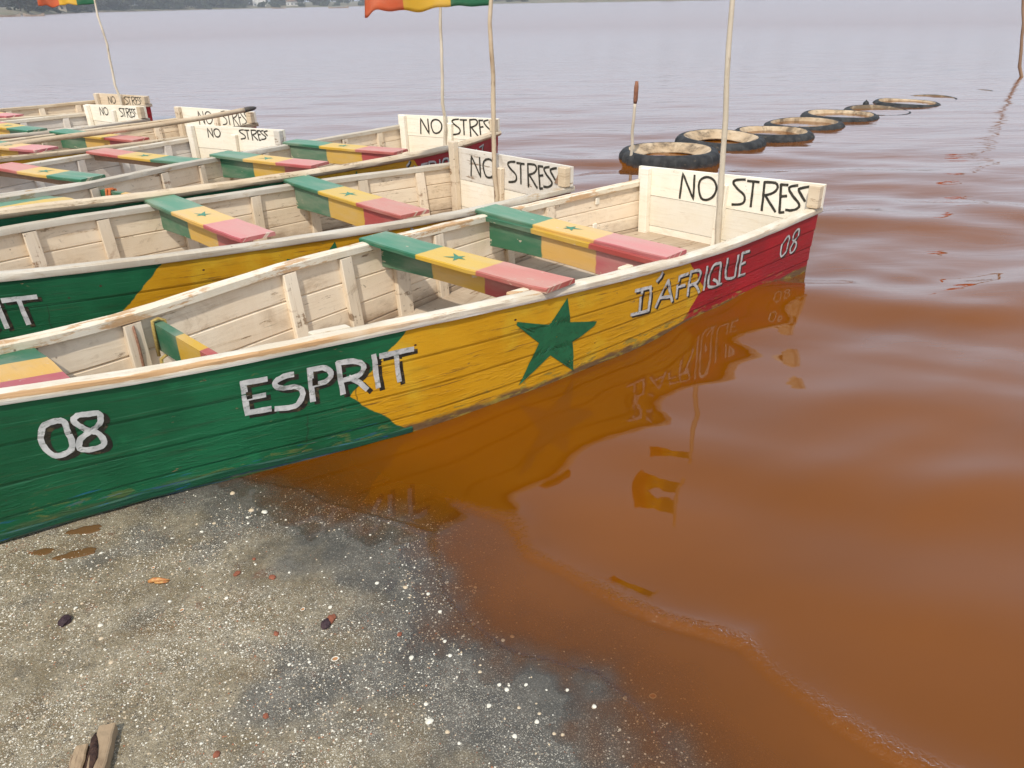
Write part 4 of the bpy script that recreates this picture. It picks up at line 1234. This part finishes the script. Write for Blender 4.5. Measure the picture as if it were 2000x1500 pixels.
y3 = -float(H3.w(3.76, -1))
rope([(3.772, y3 + .14, .36), (3.77, y3 + .13, .44), (3.765, y3 + .13, .482), (3.72, y3 + .13, .482), (3.715, y3 + .14, .40), (3.75, y3 + .17, .34), (3.775, y3 + .18, .36), (3.772, y3 + .165, .44), (3.76, y3 + .16, .484), (3.72, y3 + .16, .48), (3.73, y3 + .19, .36), (3.775, y3 + .22, .31)], .011, M_ROPE_R, 'rope', 'orange rope wound round the bow brace of boat 07', B3)
rope([(3.772, y3 + .43, .37), (3.770, y3 + .42, .45), (3.765, y3 + .43, .485), (3.72, y3 + .43, .48), (3.715, y3 + .44, .37), (3.76, y3 + .46, .34)], .007, M_ROPE_B, 'rope', 'brown cord looped over the red end of the brace in boat 07', B3)

# ------------------------------------------------------------------ poles, flags, oar, stake
def stick_path(a, b, n, wob, r):
    a, b = Vector(a), Vector(b); out = []
    d = (b - a); side = d.cross(Vector((0, 1, 0.2))).normalized(); s2 = d.cross(side).normalized()
    for i in range(n):
        f = i / (n - 1)
        e = math.sin(math.pi * f) ** .5 if 0 < f < 1 else 0
        out.append(a + d * f + side * wob * e * r.uniform(-1, 1) + s2 * wob * e * r.uniform(-1, 1))
    return out


def pole(name, a, b, r0_, r1_, m, label, cat, wob=.012, n=14, seed=0, group=None, knots=True):
    r = random.Random(seed); p = stick_path(a, b, n, wob, r)
    mb = MB(); fine = []; rad = []
    for i in range(len(p) - 1):
        for q in range(3):
            f = q / 3; fine.append(p[i].lerp(p[i + 1], f)); g = (i + f) / (len(p) - 1)
            rr_ = r0_ + (r1_ - r0_) * g
            rad.append(rr_ * (1.13 if (knots and q == 0 and r.random() < .35) else r.uniform(.96, 1.04)))
    fine.append(p[-1]); rad.append(r1_)
    mb.tube(fine, rad, 9)
    o = mb.build(name, m, None, smooth=True)
    return tag(o, label, cat, group)


def lw(root, x, y, z): return root.matrix_world @ Vector((x, y, z))


G_POLE = 'flagpoles standing in the boats'
p1a, p1b = lw(B1, .095, .149, .02), lw(B1, .095, .030, 2.42)
pole('flagpole', p1a, p1b, .0205, .0135, M_POLE_PALE, 'straight pale flagpole standing at the transom of the nearest boat', 'pole', .006, 12, 1, G_POLE)
p2a, p2b = lw(B2, .095, .024, .10), lw(B2, .10, .040, 2.15)
pole('flagpole', p2a, p2b, .0185, .013, M_POLE, 'crooked brown flagpole with a large flag in the second boat', 'pole', .016, 13, 2, G_POLE)
p3a, p3b = lw(B3, .095, .033, .05), lw(B3, .10, .075, 1.66)
pole('flagpole', p3a, p3b, .0185, .0135, M_POLE_PALE, 'knotty pole without a flag at the transom of boat 07', 'pole', .012, 14, 3, G_POLE)
p7a, p7b = lw(B7, .095, .145, .10), lw(B7, .10, .085, 2.05)
pole('flagpole', p7a, p7b, .018, .011, M_POLE_PALE, 'slim leaning flagpole in the farthest boat', 'pole', .018, 12, 4, G_POLE)

# the long oar lying over the far boats
ob = MB()
op = [(-6.0, 5.75, .43), (-5.3, 6.73, .455), (-4.72, 7.42, .475), (-4.35, 7.82, .49), (-3.76, 8.27, .505), (-3.22, 8.62, .545), (-2.93, 8.98, .570), (-2.82, 9.09, .58)]
fine = []
for i in range(len(op) - 1):
    for q in range(4): fine.append(Vector(op[i]).lerp(Vector(op[i + 1]), q / 4))
fine.append(Vector(op[-1]))
for _ in range(3):
    fine = [fine[0]] + [(fine[i - 1] + fine[i] * 2 + fine[i + 1]) / 4 for i in range(1, len(fine) - 1)] + [fine[-1]]
nf = len(fine)
ob.tube(fine[:-3], [.026] * (nf - 3), 9)
oar = ob.build('oar', M_POLE, None, smooth=True)
tag(oar, 'long brown wooden oar with a dark tip lying across the far boats', 'oar')
M_TIP = simple('dark_wet_tip', (0.05, 0.05, 0.055), (0.09, 0.075, 0.06), 20, 0.7)
tb = MB(); tb.tube(fine[-4:] + [fine[-1] + (fine[-1] - fine[-2]) * .6], [.0265, .028, .026, .019, .008], 9)
tb.build('oar_tip', M_TIP, oar, smooth=True)

M_STICK = simple('red_brown_stake_top', (0.20, 0.085, 0.05), (0.30, 0.14, 0.08), 30, 0.85)
sa = Vector((1.311, 8.49, -.5)); sb_ = Vector((1.352, 8.49, .83))
st = pole('stake', sa, (1.346, 8.49, .62), .017, .016, M_POLE_PALE, 'bent pale stake with a red brown top beside the nearest tyre', 'stake', .012, 9, 6)
tb = MB(); tb.tube([(1.346, 8.49, .615), (1.349, 8.49, .65), (1.352, 8.492, .78), (1.353, 8.49, .835)], [.017, .023, .024, .016], 8)
tb.build('stake_top', M_STICK, st, smooth=True)

rp = pole('flagpole', (10.87, 17.03, -.6), (9.92, 17.03, 2.9), .034, .022, M_BARE, 'brown pole standing in the lake at the right edge', 'pole', .035, 14, 8)


def flag_material(name, faded=0.0, red=True):
    k = NT(name); uv = k.uv(); X = k.sep(uv)
    uu = X[0]
    g = (0.06, 0.22, 0.12); y = (0.82, 0.55, 0.08); r = (0.74, 0.19, 0.085)
    c = k.mix(k.step(uu, .662, .668), k.mix(k.step(uu, .332, .338), g, y), r)
    c = k.mix(k.step(k.noise(k.scale(uv, 4, 4), 1, 3), 0.4, 0.7, 0, .18), c, (0.7, 0.6, 0.45))
    weave = k.noise(k.scale(uv, 300, 200), 1, 2)
    b = k.bump(weave, .15, .001)
    dif = k.n('ShaderNodeBsdfDiffuse'); k.set(dif.inputs['Color'], c); k.set(dif.inputs['Normal'], b)
    tr_ = k.n('ShaderNodeBsdfTranslucent'); k.set(tr_.inputs['Color'], c)
    m = k.n('ShaderNodeMixShader', {0: .45}); k.set(m.inputs[1], dif.outputs[0]); k.set(m.inputs[2], tr_.outputs[0])
    k.t.links.new(m.outputs[0], k.out.inputs['Surface'])
    return k.m


M_FLAG = flag_material('tricolour_cloth')
M_REDFLAG = simple('red_cloth', (0.55, 0.06, 0.035), (0.62, 0.10, 0.06), 6, 0.9)


def flag(a, b, length, label, away, seed, m=M_FLAG, droop=.10, star=True, lift=.0):
    """cloth tied to a pole between a (lower corner) and b (upper corner), blown towards the direction `away`"""
    r = random.Random(seed); a, b = Vector(a), Vector(b); aw = Vector(away).normalized(); ac = aw.cross(Vector((0, 0, 1))).normalized()
    nu, nv = 44, 22; rows = []; uv = []
    ph = r.uniform(0, 6)
    for i in range(nu):
        f = i / (nu - 1); row = []; ur = []
        for j in range(nv):
            g = j / (nv - 1)
            p = a.lerp(b, g)
            amp = .055 * f ** .8
            p = p + aw * (length * f * (1 - .05 * math.sin(6 * f + g)))
            p = p + ac * (amp * math.sin(9 * f + 2.2 * g + ph) + amp * .45 * math.sin(19 * f - 4 * g + ph * 2))
            p = p + Vector((0, 0, -droop * f ** 1.4 * (1 + .25 * math.sin(5 * f + ph)) + .020 * f * math.sin(13 * f + ph) + lift * f + .012 * f * math.sin(31 * f + 3 * g)))
            row.append(tuple(p)); ur.append((f, g))
        rows.append(row); uv.append(ur)
    mb = MB(); mb.grid(np.array(rows), np.array(uv))
    o = mb.build('flag', m, None, smooth=True)
    sol = o.modifiers.new('cloth_thickness', 'SOLIDIFY'); sol.thickness = .0015
    if star:
        sb = MB(); c = np.array(rows); pts = []
        ci, cj = nu * .5, nv * .5
        def at(u, v):
            i = min(max(int(u), 0), nu - 2); j = min(max(int(v), 0), nv - 2); fu, fv = u - i, v - j
            return c[i, j] * (1 - fu) * (1 - fv) + c[i + 1, j] * fu * (1 - fv) + c[i, j + 1] * (1 - fu) * fv + c[i + 1, j + 1] * fu * fv
        nrm = ac * .004
        for q in range(10):
            an = math.pi / 2 + q * math.pi / 5; rr_ = 1.0 if q % 2 == 0 else .42
            pts.append((ci + rr_ * math.cos(an) * nu * .10, cj + rr_ * math.sin(an) * nv * .17))
        for sg in (1, -1):
            for q in range(10):
                tri = [at(ci, cj), at(*pts[q]), at(*pts[(q + 1) % 10])]
                sb.face([Vector(p) + nrm * sg for p in tri])
        sb.build('painted_star', M_STAR, o)
    return tag(o, label, 'flag')


on = lambda a, b, z: Vector(a).lerp(Vector(b), (z - a[2]) / (b[2] - a[2]))
flag(on(p1a, p1b, 1.85), on(p1a, p1b, 2.20), .36, 'green yellow red flag above the nearest boat, mirrored in the orange water', (-1, .15, 0), 3, droop=.06)
flag(on(p2a, p2b, 1.575), on(p2a, p2b, 2.12), .88, 'large tricolour flag streaming left from the crooked pole', (-1, .05, 0), 5, droop=.035)
flag(on(p7a, p7b, 1.665), on(p7a, p7b, 2.04), .80, 'tricolour flag on the slim pole of the farthest boat', (-1, .1, 0), 8, droop=.02)
flag((10.07, 17.03, 2.35), (9.997, 17.03, 2.62), .42, 'red flag on the pole at the right edge, seen only by its reflection', (-1, .1, 0), 9, m=M_REDFLAG, star=False)

# ------------------------------------------------------------------ the line of tyres in the lake
def tyre_material():
    k = NT('weathered_rubber'); P = k.obj()
    c = k.mix(k.step(k.noise(P, 9, 4), 0.35, 0.7), (0.018, 0.0185, 0.019), (0.048, 0.048, 0.047))
    salt = k.step(k.noise(k.scale(P, 14, 14, 30), 1, 5, 0.7), 0.60, 0.70)
    z = k.sep(P)[2]
    low = k.step(k.math('ADD', z, k.math('MULTIPLY', k.math('SUBTRACT', k.noise(P, 18, 3), .5), .05)), .0, -.05)
    c = k.mix(k.math('MULTIPLY', salt, 0.55), c, (0.20, 0.15, 0.10))
    c = k.mix(k.math('MULTIPLY', low, 0.35), c, (0.16, 0.08, 0.045))
    return k.pbr(c, 0.75, k.bump(k.noise(P, 50, 4), .5, .01), .3)


def sidewall_material(name, salty):
    k = NT(name); P = k.obj()
    base = k.mix(k.noise(P, 8, 3), (0.10, 0.075, 0.052), (0.20, 0.145, 0.09))
    dust = k.mix(k.step(k.noise(P, 6, 4), .35, .7), (0.42, 0.30, 0.18), (0.54, 0.42, 0.28))
    m = k.step(k.math('ADD', k.noise(k.scale(P, 5, 5, 5), 1, 5, 0.7), salty - .5), 0.34, 0.56)
    c = k.mix(m, base, dust)
    return k.pbr(c, .85, k.bump(k.noise(P, 40, 4), .4, .01), .25)


M_TYRE = tyre_material()
M_WALL = sidewall_material('salt_crusted_sidewall', .50)
M_WALL2 = sidewall_material('patchy_sidewall', .38)


def tyre_mesh(profile, seg, lug, seed):
    r = random.Random(seed); mb = MB(); rows = []
    for i in range(seg):
        a = 2 * math.pi * i / seg
        w = 1 + .010 * math.sin(2 * a + seed) + .006 * math.sin(5 * a + seed * 2)
        row = []
        for (rad, z, l) in profile:
            q = rad * w + (lug * l if i % 4 < 2 else -lug * l) + r.uniform(-.002, .002)
            row.append((q * math.cos(a), q * math.sin(a), z + .004 * math.sin(3 * a + seed) + r.uniform(-.0015, .0015)))
        rows.append(row)
    rows.append(rows[0])
    mb.grid(np.array(rows))
    return mb


TREAD = [(.500, -.125, 0), (.530, -.10, .4), (.543, -.06, 1), (.545, -.02, 1), (.540, .025, 1), (.522, .058, .5), (.498, .076, 0), (.474, .083, 0), (.448, .082, 0)]
WALL = [(.448, .082, 0), (.430, .077, 0), (.405, .066, 0), (.350, .038, 0), (.310, .016, 0), (.292, .008, 0), (.284, -.004, 0), (.300, -.015, 0), (.36, -.03, 0), (.40, -.07, 0), (.40, -.12, 0)]
TY = [(1.79, 8.71, .545, .030, 0, 0, .0), (2.58, 9.62, .540, .012, .02, -.02, .0), (3.39, 10.17, .50, -.016, .01, .0, .10), (4.08, 11.0, .53, -.038, .02, .015, .14), (4.87, 11.74, .55, -.036, -.015, .01, .10),
      (5.64, 12.22, .51, -.058, .055, .02, .12), (6.47, 13.08, .515, -.050, .030, .0, .12), (7.12, 13.70, .50, -.086, -.045, .03, .11), (8.3, 14.7, .5, -.096, .03, .02, .11)]
TLAB = ['black tyre with sandy inside wall, nearest of the line in the lake', 'sand filled tyre behind the flagpole, second in the line', 'third tyre of the line, with a dark outer rim and pale inner wall',
        'thin low tyre with a rusty near side, fourth in the line', 'pale crusted tyre with a ragged inner edge, fifth in the line', 'mostly sunken dark tyre beside the small black float', 'grey tyre with water inside, seventh in the line',
        'nearly sunken tyre showing only a dark crescent', 'last sunken tyre of the line, a faint dark sliver']
for i, (x, y, rad, z, tx, ty, hole) in enumerate(TY):
    root = empty('tyre', (x, y, z)); s = rad / .545
    root.rotation_euler = (tx, ty, i * 1.3); root.scale = (s, s, 1)
    tread = tyre_mesh(TREAD, 120, .009, i).build('tread', M_TYRE, root, smooth=True, sharp=R(50))
    wl = [(r_ if r_ > .44 else r_ + hole * (.448 - r_) / .165, z_, l) for r_, z_, l in WALL]
    tyre_mesh(wl, 96, 0, i).build('sidewall', M_WALL2 if i in (5, 7, 8) else M_WALL, root, smooth=True)
    tag(root, TLAB[i], 'tyre', 'old tyres lying in a line in the lake')
M_FLOAT = simple('black_float', (0.02, 0.02, 0.02), (0.035, 0.035, 0.035), 10, .5)
fb_ = MB()
fr_ = [(.0, -.05), (.03, -.042), (.044, -.02), (.047, .01), (.040, .035), (.022, .05), (.010, .056), (.008, .07)]
fb_.loft([[(5.74 + a * math.cos(q), 12.92 + a * math.sin(q), z + .02) for q in [2 * math.pi * j / 12 for j in range(12)]] for a, z in [(max(a, .004), z) for a, z in fr_]])
tag(fb_.build('float', M_FLOAT, None, smooth=True), 'small black float on the water among the tyres', 'float')

# ------------------------------------------------------------------ things on the bank
def gz(x, y): return float(ground_z(np.array([x]), np.array([y]))[0])


M_SHELL = simple('white_shell', (0.58, 0.54, 0.44), (0.70, 0.67, 0.57), 200, .6, .3, .001)
M_SHELL_T = simple('cream_shell', (0.46, 0.36, 0.23), (0.56, 0.46, 0.33), 200, .6, .3, .001)
M_SHELL_IN = simple('rusty_shell_inside', (0.34, 0.16, 0.06), (0.42, 0.22, 0.10), 200, .7, .3, .001)
M_REDROCK = simple('red_brown_stone', (0.20, 0.065, 0.035), (0.28, 0.10, 0.055), 60, .8, .6, .004)
M_DARKROCK = simple('dark_purple_stone', (0.030, 0.016, 0.020), (0.060, 0.034, 0.038), 60, .7, .6, .004)


def shell_mesh(name, r, seed, m=M_SHELL):
    """a ribbed cockle half: domed, with a hinge"""
    q = random.Random(seed); mb = MB(); rows = []
    nr, na = 6, 18
    for i in range(nr + 1):
        f = i / nr; row = []
        for j in range(na):
            a = 2 * math.pi * j / na
            rr_ = r * f * (1 + .10 * math.cos(a) - .06 * math.cos(3 * a)) * (1 + .03 * math.sin(9 * a) * f)
            row.append((rr_ * math.cos(a), rr_ * math.sin(a) * .86, r * .52 * (1 - f ** 2.2) ** .8 + r * .02 * math.sin(9 * a) * f))
        row.append(row[0]); rows.append(row)
    mb.grid(np.array(rows))
    me = mb.build(name, m, None, smooth=True)
    return me


def rock(name, x, y, sx, sy, sz, m, label, cat, seed, lift=.3):
    q = random.Random(seed); bm = bmesh.new(); bmesh.ops.create_icosphere(bm, subdivisions=3, radius=1)
    for v in bm.verts:
        n = .22 * vnoise(np.array(v.co.x * 1.7 + seed), np.array(v.co.y * 1.7 + v.co.z * 1.3), seed) + .10 * vnoise(np.array(v.co.x * 4 + seed), np.array(v.co.y * 4 + v.co.z * 3), seed + 1)
        v.co *= 1 + float(n)
        v.co.x *= sx; v.co.y *= sy; v.co.z *= sz
    me = bpy.data.meshes.new(name); bm.to_mesh(me); bm.free(); me.materials.append(m)
    me.polygons.foreach_set('use_smooth', [True] * len(me.polygons)); me.set_sharp_from_angle(angle=R(40))
    o = link(bpy.data.objects.new(name, me)); o.location = (x, y, gz(x, y) + sz * lift); o.rotation_euler = (0, 0, q.uniform(0, 6))
    return tag(o, label, cat)


sp = [shell_mesh('shell', .0062, i, M_SHELL if i % 3 else M_SHELL_T) for i in range(3)]
SH = [(-1.569, 1.87), (-1.476, 1.713), (-1.301, 1.744), (-1.292, 1.765), (-1.036, 1.773), (-0.871, 1.784), (-1.165, 1.619), (-1.194, 1.673), (-1.35, 2.006), (-1.096, 1.53), (-0.563, 1.527), (-0.614, 1.519), (-1.035, 1.232), (-0.551, 1.74), (-0.01, 1.284), (-0.101, 1.492), (-0.05, 1.447), (-0.03, 1.43), (0.001, 1.371), (0.02, 1.444), (0.191, 1.374), (0.274, 1.4), (0.127, 1.426), (0.044, 1.327), (-0.014, 1.623), (-0.225, 1.72), (-0.125, 1.832), (-0.339, 1.827), (-0.29, 1.545), (-0.185, 1.551), (-0.174, 1.301), (-0.075, 1.378), (-0.234, 1.385), (0.106, 1.291), (-0.428, 1.85), (-0.266, 1.798), (-0.124, 1.672), (-0.04, 1.608), (-0.203, 1.604), (-1.089, 2.078), (-0.966, 2.063), (-1.064, 2.122), (-1.038, 2.17), (-0.934, 2.202), (-0.92, 2.166)]
sr = random.Random(9)
extra = []
while len(extra) < 70:
    x, y = sr.uniform(-1.5, .25), sr.uniform(1.18, 2.2)
    d = float(shore_d(np.array([x]), np.array([y]))[0])
    if d > -.12 and y < 2.25 + .25 * x + .25: extra.append((x, y))
for i, (x, y) in enumerate(SH + extra):
    o = sp[i] if i < 3 else sp[i % 3].copy()
    if i >= 3: COL.objects.link(o)
    s = sr.uniform(.8, 1.3) if i < len(SH) else sr.uniform(.45, .8)
    o.scale = (s, s, s); o.location = (x, y, gz(x, y) + .0003); o.rotation_euler = (sr.uniform(-.25, .25), sr.uniform(-.25, .25), sr.uniform(0, 6.28))
    marks = ((-1.30, 1.69, 'the dark purple stone'), (-1.10, 1.86, 'the orange crab claw'), (-.54, 1.68, 'the red brown stone'), (-.98, 1.26, 'the wooden offcut'), (-1.45, 2.05, 'the brown puddles'), (-.22, 1.33, 'the largest white shell'),
             (-.495, 1.537, 'the open rusty shell'), (-.82, 1.9, 'the pair of red pebbles'), (-.90, 2.23, 'the ribbed shells by the hull'), (.10, 1.47, 'the swash edge at bottom centre'), (-.20, 1.85, 'the shore edge under the star reflection'))
    mx, my, mn = min(marks, key=lambda q: math.hypot(q[0] - x, q[1] - y))
    side_ = ('close to ' if math.hypot(mx - x, my - y) < .04 else ('left of ' if mx > x else 'right of ') if abs(mx - x) > abs(my - y) else ('above ' if y > my else 'below '))
    size_ = 'small' if s > 1.0 else 'little' if s > .75 else 'tiny'
    lab_ = size_ + (' cream' if i % 3 == 0 else ' white') + ' shell ' + side_ + mn
    if y > 2.04: lab = 'small white shell near the green hull of the nearest boat'
    elif i % 3 == 0: lab = 'small cream shell lying on the shell grit'
    elif float(shore_d(np.array([x]), np.array([y]))[0]) < .06: lab = 'small white shell at the edge of the orange water'
    else: lab = 'small white shell lying on the shell grit'
    tag(o, lab_, 'shell', 'little shells scattered over the bank')


def named_shell(x, y, r, label, m=M_SHELL, seed=0):
    o = shell_mesh('shell', r, seed, m); o.location = (x, y, gz(x, y) + .0005); o.rotation_euler = (.15, .1, seed * 1.7)
    return tag(o, label, 'shell')


named_shell(-.221, 1.333, .0112, 'largest white shell near the bottom centre of the bank', seed=2)
named_shell(-1.035, 2.355, .0105, 'cream shell close under the hull of the nearest boat', M_SHELL_T, 3)
named_shell(-.933, 2.244, .0105, 'cream shell left of a white shell cluster near the orange water', M_SHELL_T, 4)
named_shell(-.882, 2.233, .0125, 'ribbed white shell, largest of those near the hull', seed=5)


def ring_shell(x, y, r, label, seed):
    root = empty('shell', (x, y, gz(x, y) + .002), seed)
    mb = MB(); rows = []
    for j in range(22):
        a = 2 * math.pi * j / 22; row = []
        for b in range(8):
            q = 2 * math.pi * b / 8; t = r * .16
            row.append(((r + t * math.cos(q)) * math.cos(a), (r + t * math.cos(q)) * math.sin(a) * .82, t * math.sin(q) * .9 + .001))
        row.append(row[0]); rows.append(row)
    rows.append(rows[0]); mb.grid(np.array(rows)); mb.build('shell_rim', M_SHELL, root, smooth=True)
    cb = MB(); rows = []
    for f in (1.0, .7, .35, .02):
        rows.append([(r * f * math.cos(2 * math.pi * j / 20), r * f * math.sin(2 * math.pi * j / 20) * .82, -.0018 * (1 - f) + .0006) for j in range(21)])
    cb.grid(np.array(rows)); cb.build('shell_hollow', M_SHELL_IN, root, smooth=True)
    return tag(root, label, 'shell')


ring_shell(-.495, 1.537, .0092, 'open shell with white rim and rusty hollow, largest of its kind', .4)
ring_shell(-.627, 1.727, .0068, 'open rimmed shell above the reddish stone', 1.2)
ring_shell(-1.147, 1.927, .0062, 'open pale rimmed shell left of the orange crab claw', 2.0)
ring_shell(-.983, 1.731, .0068, 'open white rimmed shell in the middle of the grit', .9)
ring_shell(.346, 1.406, .0085, 'round rimmed shell lying under the orange water', .2)

rock('stone', -1.301, 1.688, .020, .016, .012, M_DARKROCK, 'dark purple stone on the pale grit at the left', 'stone', 3)
rk = rock('stone', -.537, 1.690, .018, .013, .010, M_REDROCK, 'red brown stone with a dark lower half', 'stone', 4)
rock('stone', -.548, 1.668, .021, .013, .011, M_DARKROCK, 'blackish lump at the lower side of the red brown stone', 'stone', 6)  # separate dark lump that gives the red brown stone its dark lower half
for i, (x, y, s, lab) in enumerate([(-.841, 1.968, .007, 'tiny brick red chip nearest the hull'), (-.874, 1.897, .012, 'rounded brick red pebble, left of a pair'), (-.757, 1.874, .012, 'oblong brick red pebble, right of a pair'),
                               (-.679, 1.631, .009, 'rusty pebble between the reddish stone and the open shell'), (-.332, 1.631, .008, 'red chip beside the wet edge of the bank'), (-.63, 1.348, .009, 'red chip on the tan grit near the bottom'), (-.714, 1.238, .010, 'red pebble at the bottom edge of the bank')]):
    rock('pebble', x, y, s, s * .75, s * .5, M_REDROCK, lab, 'pebble', 20 + i)

# orange crab claw
M_CLAW = simple('orange_claw', (0.40, 0.14, 0.05), (0.52, 0.30, 0.10), 120, .5, .3, .002)
cw = MB(); cx, cy = -1.105, 1.861; cz = gz(cx, cy) + .006
cw.tube([(cx - .028, cy - .004, cz), (cx - .014, cy, cz + .003), (cx + .004, cy + .002, cz + .003), (cx + .020, cy + .003, cz), (cx + .034, cy + .006, cz - .003)], [.005, .008, .007, .0045, .0015], 8)
claw = cw.build('crab_claw', M_CLAW, None, smooth=True)
cw = MB(); cw.tube([(cx - .006, cy - .008, cz), (cx + .010, cy - .010, cz + .001), (cx + .026, cy - .006, cz - .001), (cx + .034, cy - .001, cz - .003)], [.004, .004, .003, .0012], 7)
cw.build('pincer', M_CLAW, claw, smooth=True)
tag(claw, 'orange crab claw lying on the grit', 'crab claw')

# brown puddles
M_PUDDLE = NT('muddy_puddle')
_k = M_PUDDLE
_k.pbr(_k.mix(_k.noise(_k.obj(), 30, 3), (0.125, 0.062, 0.022), (0.155, 0.080, 0.032)), .12, None, .5)
for (x, y, a, b, rz, lab) in ((-1.467, 2.132, .058, .024, .25, 'brown puddle nearest the hull of the nearest boat'), (-1.428, 2.001, .065, .022, .35, 'longest brown puddle on the left of the bank'), (-1.552, 2.015, .040, .018, .1, 'small brown puddle at the left edge')):
    mb = MB(); q = random.Random(int(a * 1000)); n = 40; ring = []
    z = max(gz(x + dx, y + dy) for dx in (-a, 0, a) for dy in (-b, 0, b)) + .0004
    for j in range(n):
        an = 2 * math.pi * j / n; rr_ = 1 + .22 * float(vnoise(np.array(3 * math.cos(an) + x * 9), np.array(3 * math.sin(an)), 5)) + .10 * math.sin(3 * an + x)
        ring.append((a * rr_ * math.cos(an), b * rr_ * math.sin(an)))
    rows = [[(px * f, py * f, h) for px, py in ring + ring[:1]] for f, h in ((1.0, -.006), (.97, -.0008), (.9, 0), (.5, 0), (.02, 0))]
    mb.grid(np.array(rows)); o = mb.build('puddle', M_PUDDLE.m, None, smooth=True); o.location = (x, y, z); o.rotation_euler = (0, 0, rz)
    tag(o, lab, 'puddle')

# the wooden offcut at the lower left
M_OFF = old_wood('sandy_old_wood', (0.28, 0.195, 0.115), (0.15, 0.09, 0.05), (0.37, 0.27, 0.17), stain=(0.055, 0.026, 0.018), worn=.45)
off = empty('wooden_offcut', (-.985, 1.20, gz(-1.0, 1.25)), R(14))
def board(name, x0, x1, y0, y1, z0, z1, notch, m):
    r = random.Random(int(x0 * 1e4)); mb = MB(); rings = []; uv = []
    for i, y in enumerate(np.linspace(y0, y1, 14)):
        j = lambda a=.0016: r.uniform(-a, a)
        xa = x0 + j(); xb = x1 + j(); zz = z1 + j(.0012)
        if i >= 12: xa += notch * (i - 11) / 2; 
        rings.append([(xa, y + j(.003), z0), (xb, y + j(.003), z0), (xb, y, zz - .003), (xb - .004, y, zz), ((xa + xb) / 2, y, zz + j(.002)), (xa + .004, y, zz), (xa, y, zz - .003)])
        uv.append([(y, 0), (y, .05), (y, .07), (y, .075), (y, .10), (y, .13), (y, .135)])
    mb.loft(rings, 0, np.array(uv)); return mb.build(name, m, off)
board('wood_piece', -.062, -.026, -.14, .080, -.004, .018, .003, M_OFF)
board('wood_piece', -.010, .036, -.14, .118, -.004, .032, .004, M_OFF)
M_ROT = simple('dark_rotten_wood', (0.035, 0.018, 0.014), (0.085, 0.045, 0.030), 60, .95, 1.0, .01)
board('rotten_piece', -.0255, -.0105, -.14, .096, -.004, .012, .006, M_ROT)
mb = MB(); mb.tube([(-.010, .100, .024), (-.008, .075, .030), (-.002, .045, .0318), (.004, .010, .031), (.002, -.03, .030)], [.004, .009, .011, .010, .003], 9); mb.build('rotten_piece', M_ROT, off, smooth=True)
off.scale = (.9, .9, .9)
tag(off, 'short weathered wooden offcut with a dark rotten notch at the bottom left', 'wood')

# ------------------------------------------------------------------ shell grit: real flakes over the bank
M_G = [M_SHELL, M_SHELL_T, simple('grey_grit', (0.06, 0.052, 0.042), (0.14, 0.12, 0.095), 90, .8, .2, .001), simple('rust_grit', (0.26, 0.10, 0.05), (0.33, 0.15, 0.08), 90, .8, .2, .001)]
g = np.random.RandomState(4)
N = 40000
gx = g.uniform(-1.75, .62, N * 3); gy = g.uniform(1.08, 2.62, N * 3)
gd = shore_d(gx, gy)
dens = np.clip(.45 + 1.0 * vnoise(gx * 3.4, gy * 3.4, 51) + .5 * vnoise(gx * 9, gy * 9, 52), .06, 1) * np.clip((gd + .30) / .33, 0, 1)
keep = g.rand(N * 3) < dens
gx, gy = gx[keep][:N], gy[keep][:N]; n = len(gx)
gzv = ground_z(gx, gy)
r = (.0008 + .0030 * g.rand(n) ** 5.0)
a = g.uniform(0, 6.28, n); e = g.uniform(.55, 1.0, n)
base = np.array([(1, 0, 0), (.45, .9, 0), (-.6, .8, 0), (-1, 0, 0), (-.5, -.85, 0), (.55, -.8, 0), (0.05, .05, .65)])
V = np.zeros((n, 7, 3))
bx = base[None, :, 0] * r[:, None]; by = base[None, :, 1] * (r * e)[:, None]
V[:, :, 0] = gx[:, None] + bx * np.cos(a)[:, None] - by * np.sin(a)[:, None]
V[:, :, 1] = gy[:, None] + bx * np.sin(a)[:, None] + by * np.cos(a)[:, None]
V[:, :, 2] = gzv[:, None] - .0002 + base[None, :, 2] * r[:, None] + g.uniform(-.25, .25, (n, 7)) * r[:, None] * .6
F = (np.arange(n)[:, None, None] * 7 + np.array([[0, 1, 6], [1, 2, 6], [2, 3, 6], [3, 4, 6], [4, 5, 6], [5, 0, 6]])[None]).reshape(-1, 3)
me = bpy.data.meshes.new('shell_grit')
me.vertices.add(n * 7); me.vertices.foreach_set('co', V.astype(np.float32).ravel())
me.loops.add(F.size); me.loops.foreach_set('vertex_index', F.astype(np.int32).ravel())
me.polygons.add(len(F)); me.polygons.foreach_set('loop_start', np.arange(0, F.size, 3, dtype=np.int32))
for m in M_G: me.materials.append(m)
mi = g.choice(4, n, p=[.44, .28, .22, .06]); me.polygons.foreach_set('material_index', np.repeat(mi, 6).astype(np.int32))
me.update(calc_edges=True)
tag(link(bpy.data.objects.new('shell_grit', me)), kind='stuff')

# ------------------------------------------------------------------ the milky air over the lake
hb = MB(); box(hb, -7000, 7000, -7000, 7000, -2.6, 34)
hz = NT('milky_air'); pv = hz.n('ShaderNodeVolumePrincipled', {'Density': 0.0006, 'Anisotropy': 0.3}); pv.inputs['Color'].default_value = (0.9, 0.92, 0.95, 1)
hz.t.links.new(pv.outputs[0], hz.out.inputs['Volume'])
tag(hb.build('haze', hz.m), kind='stuff')
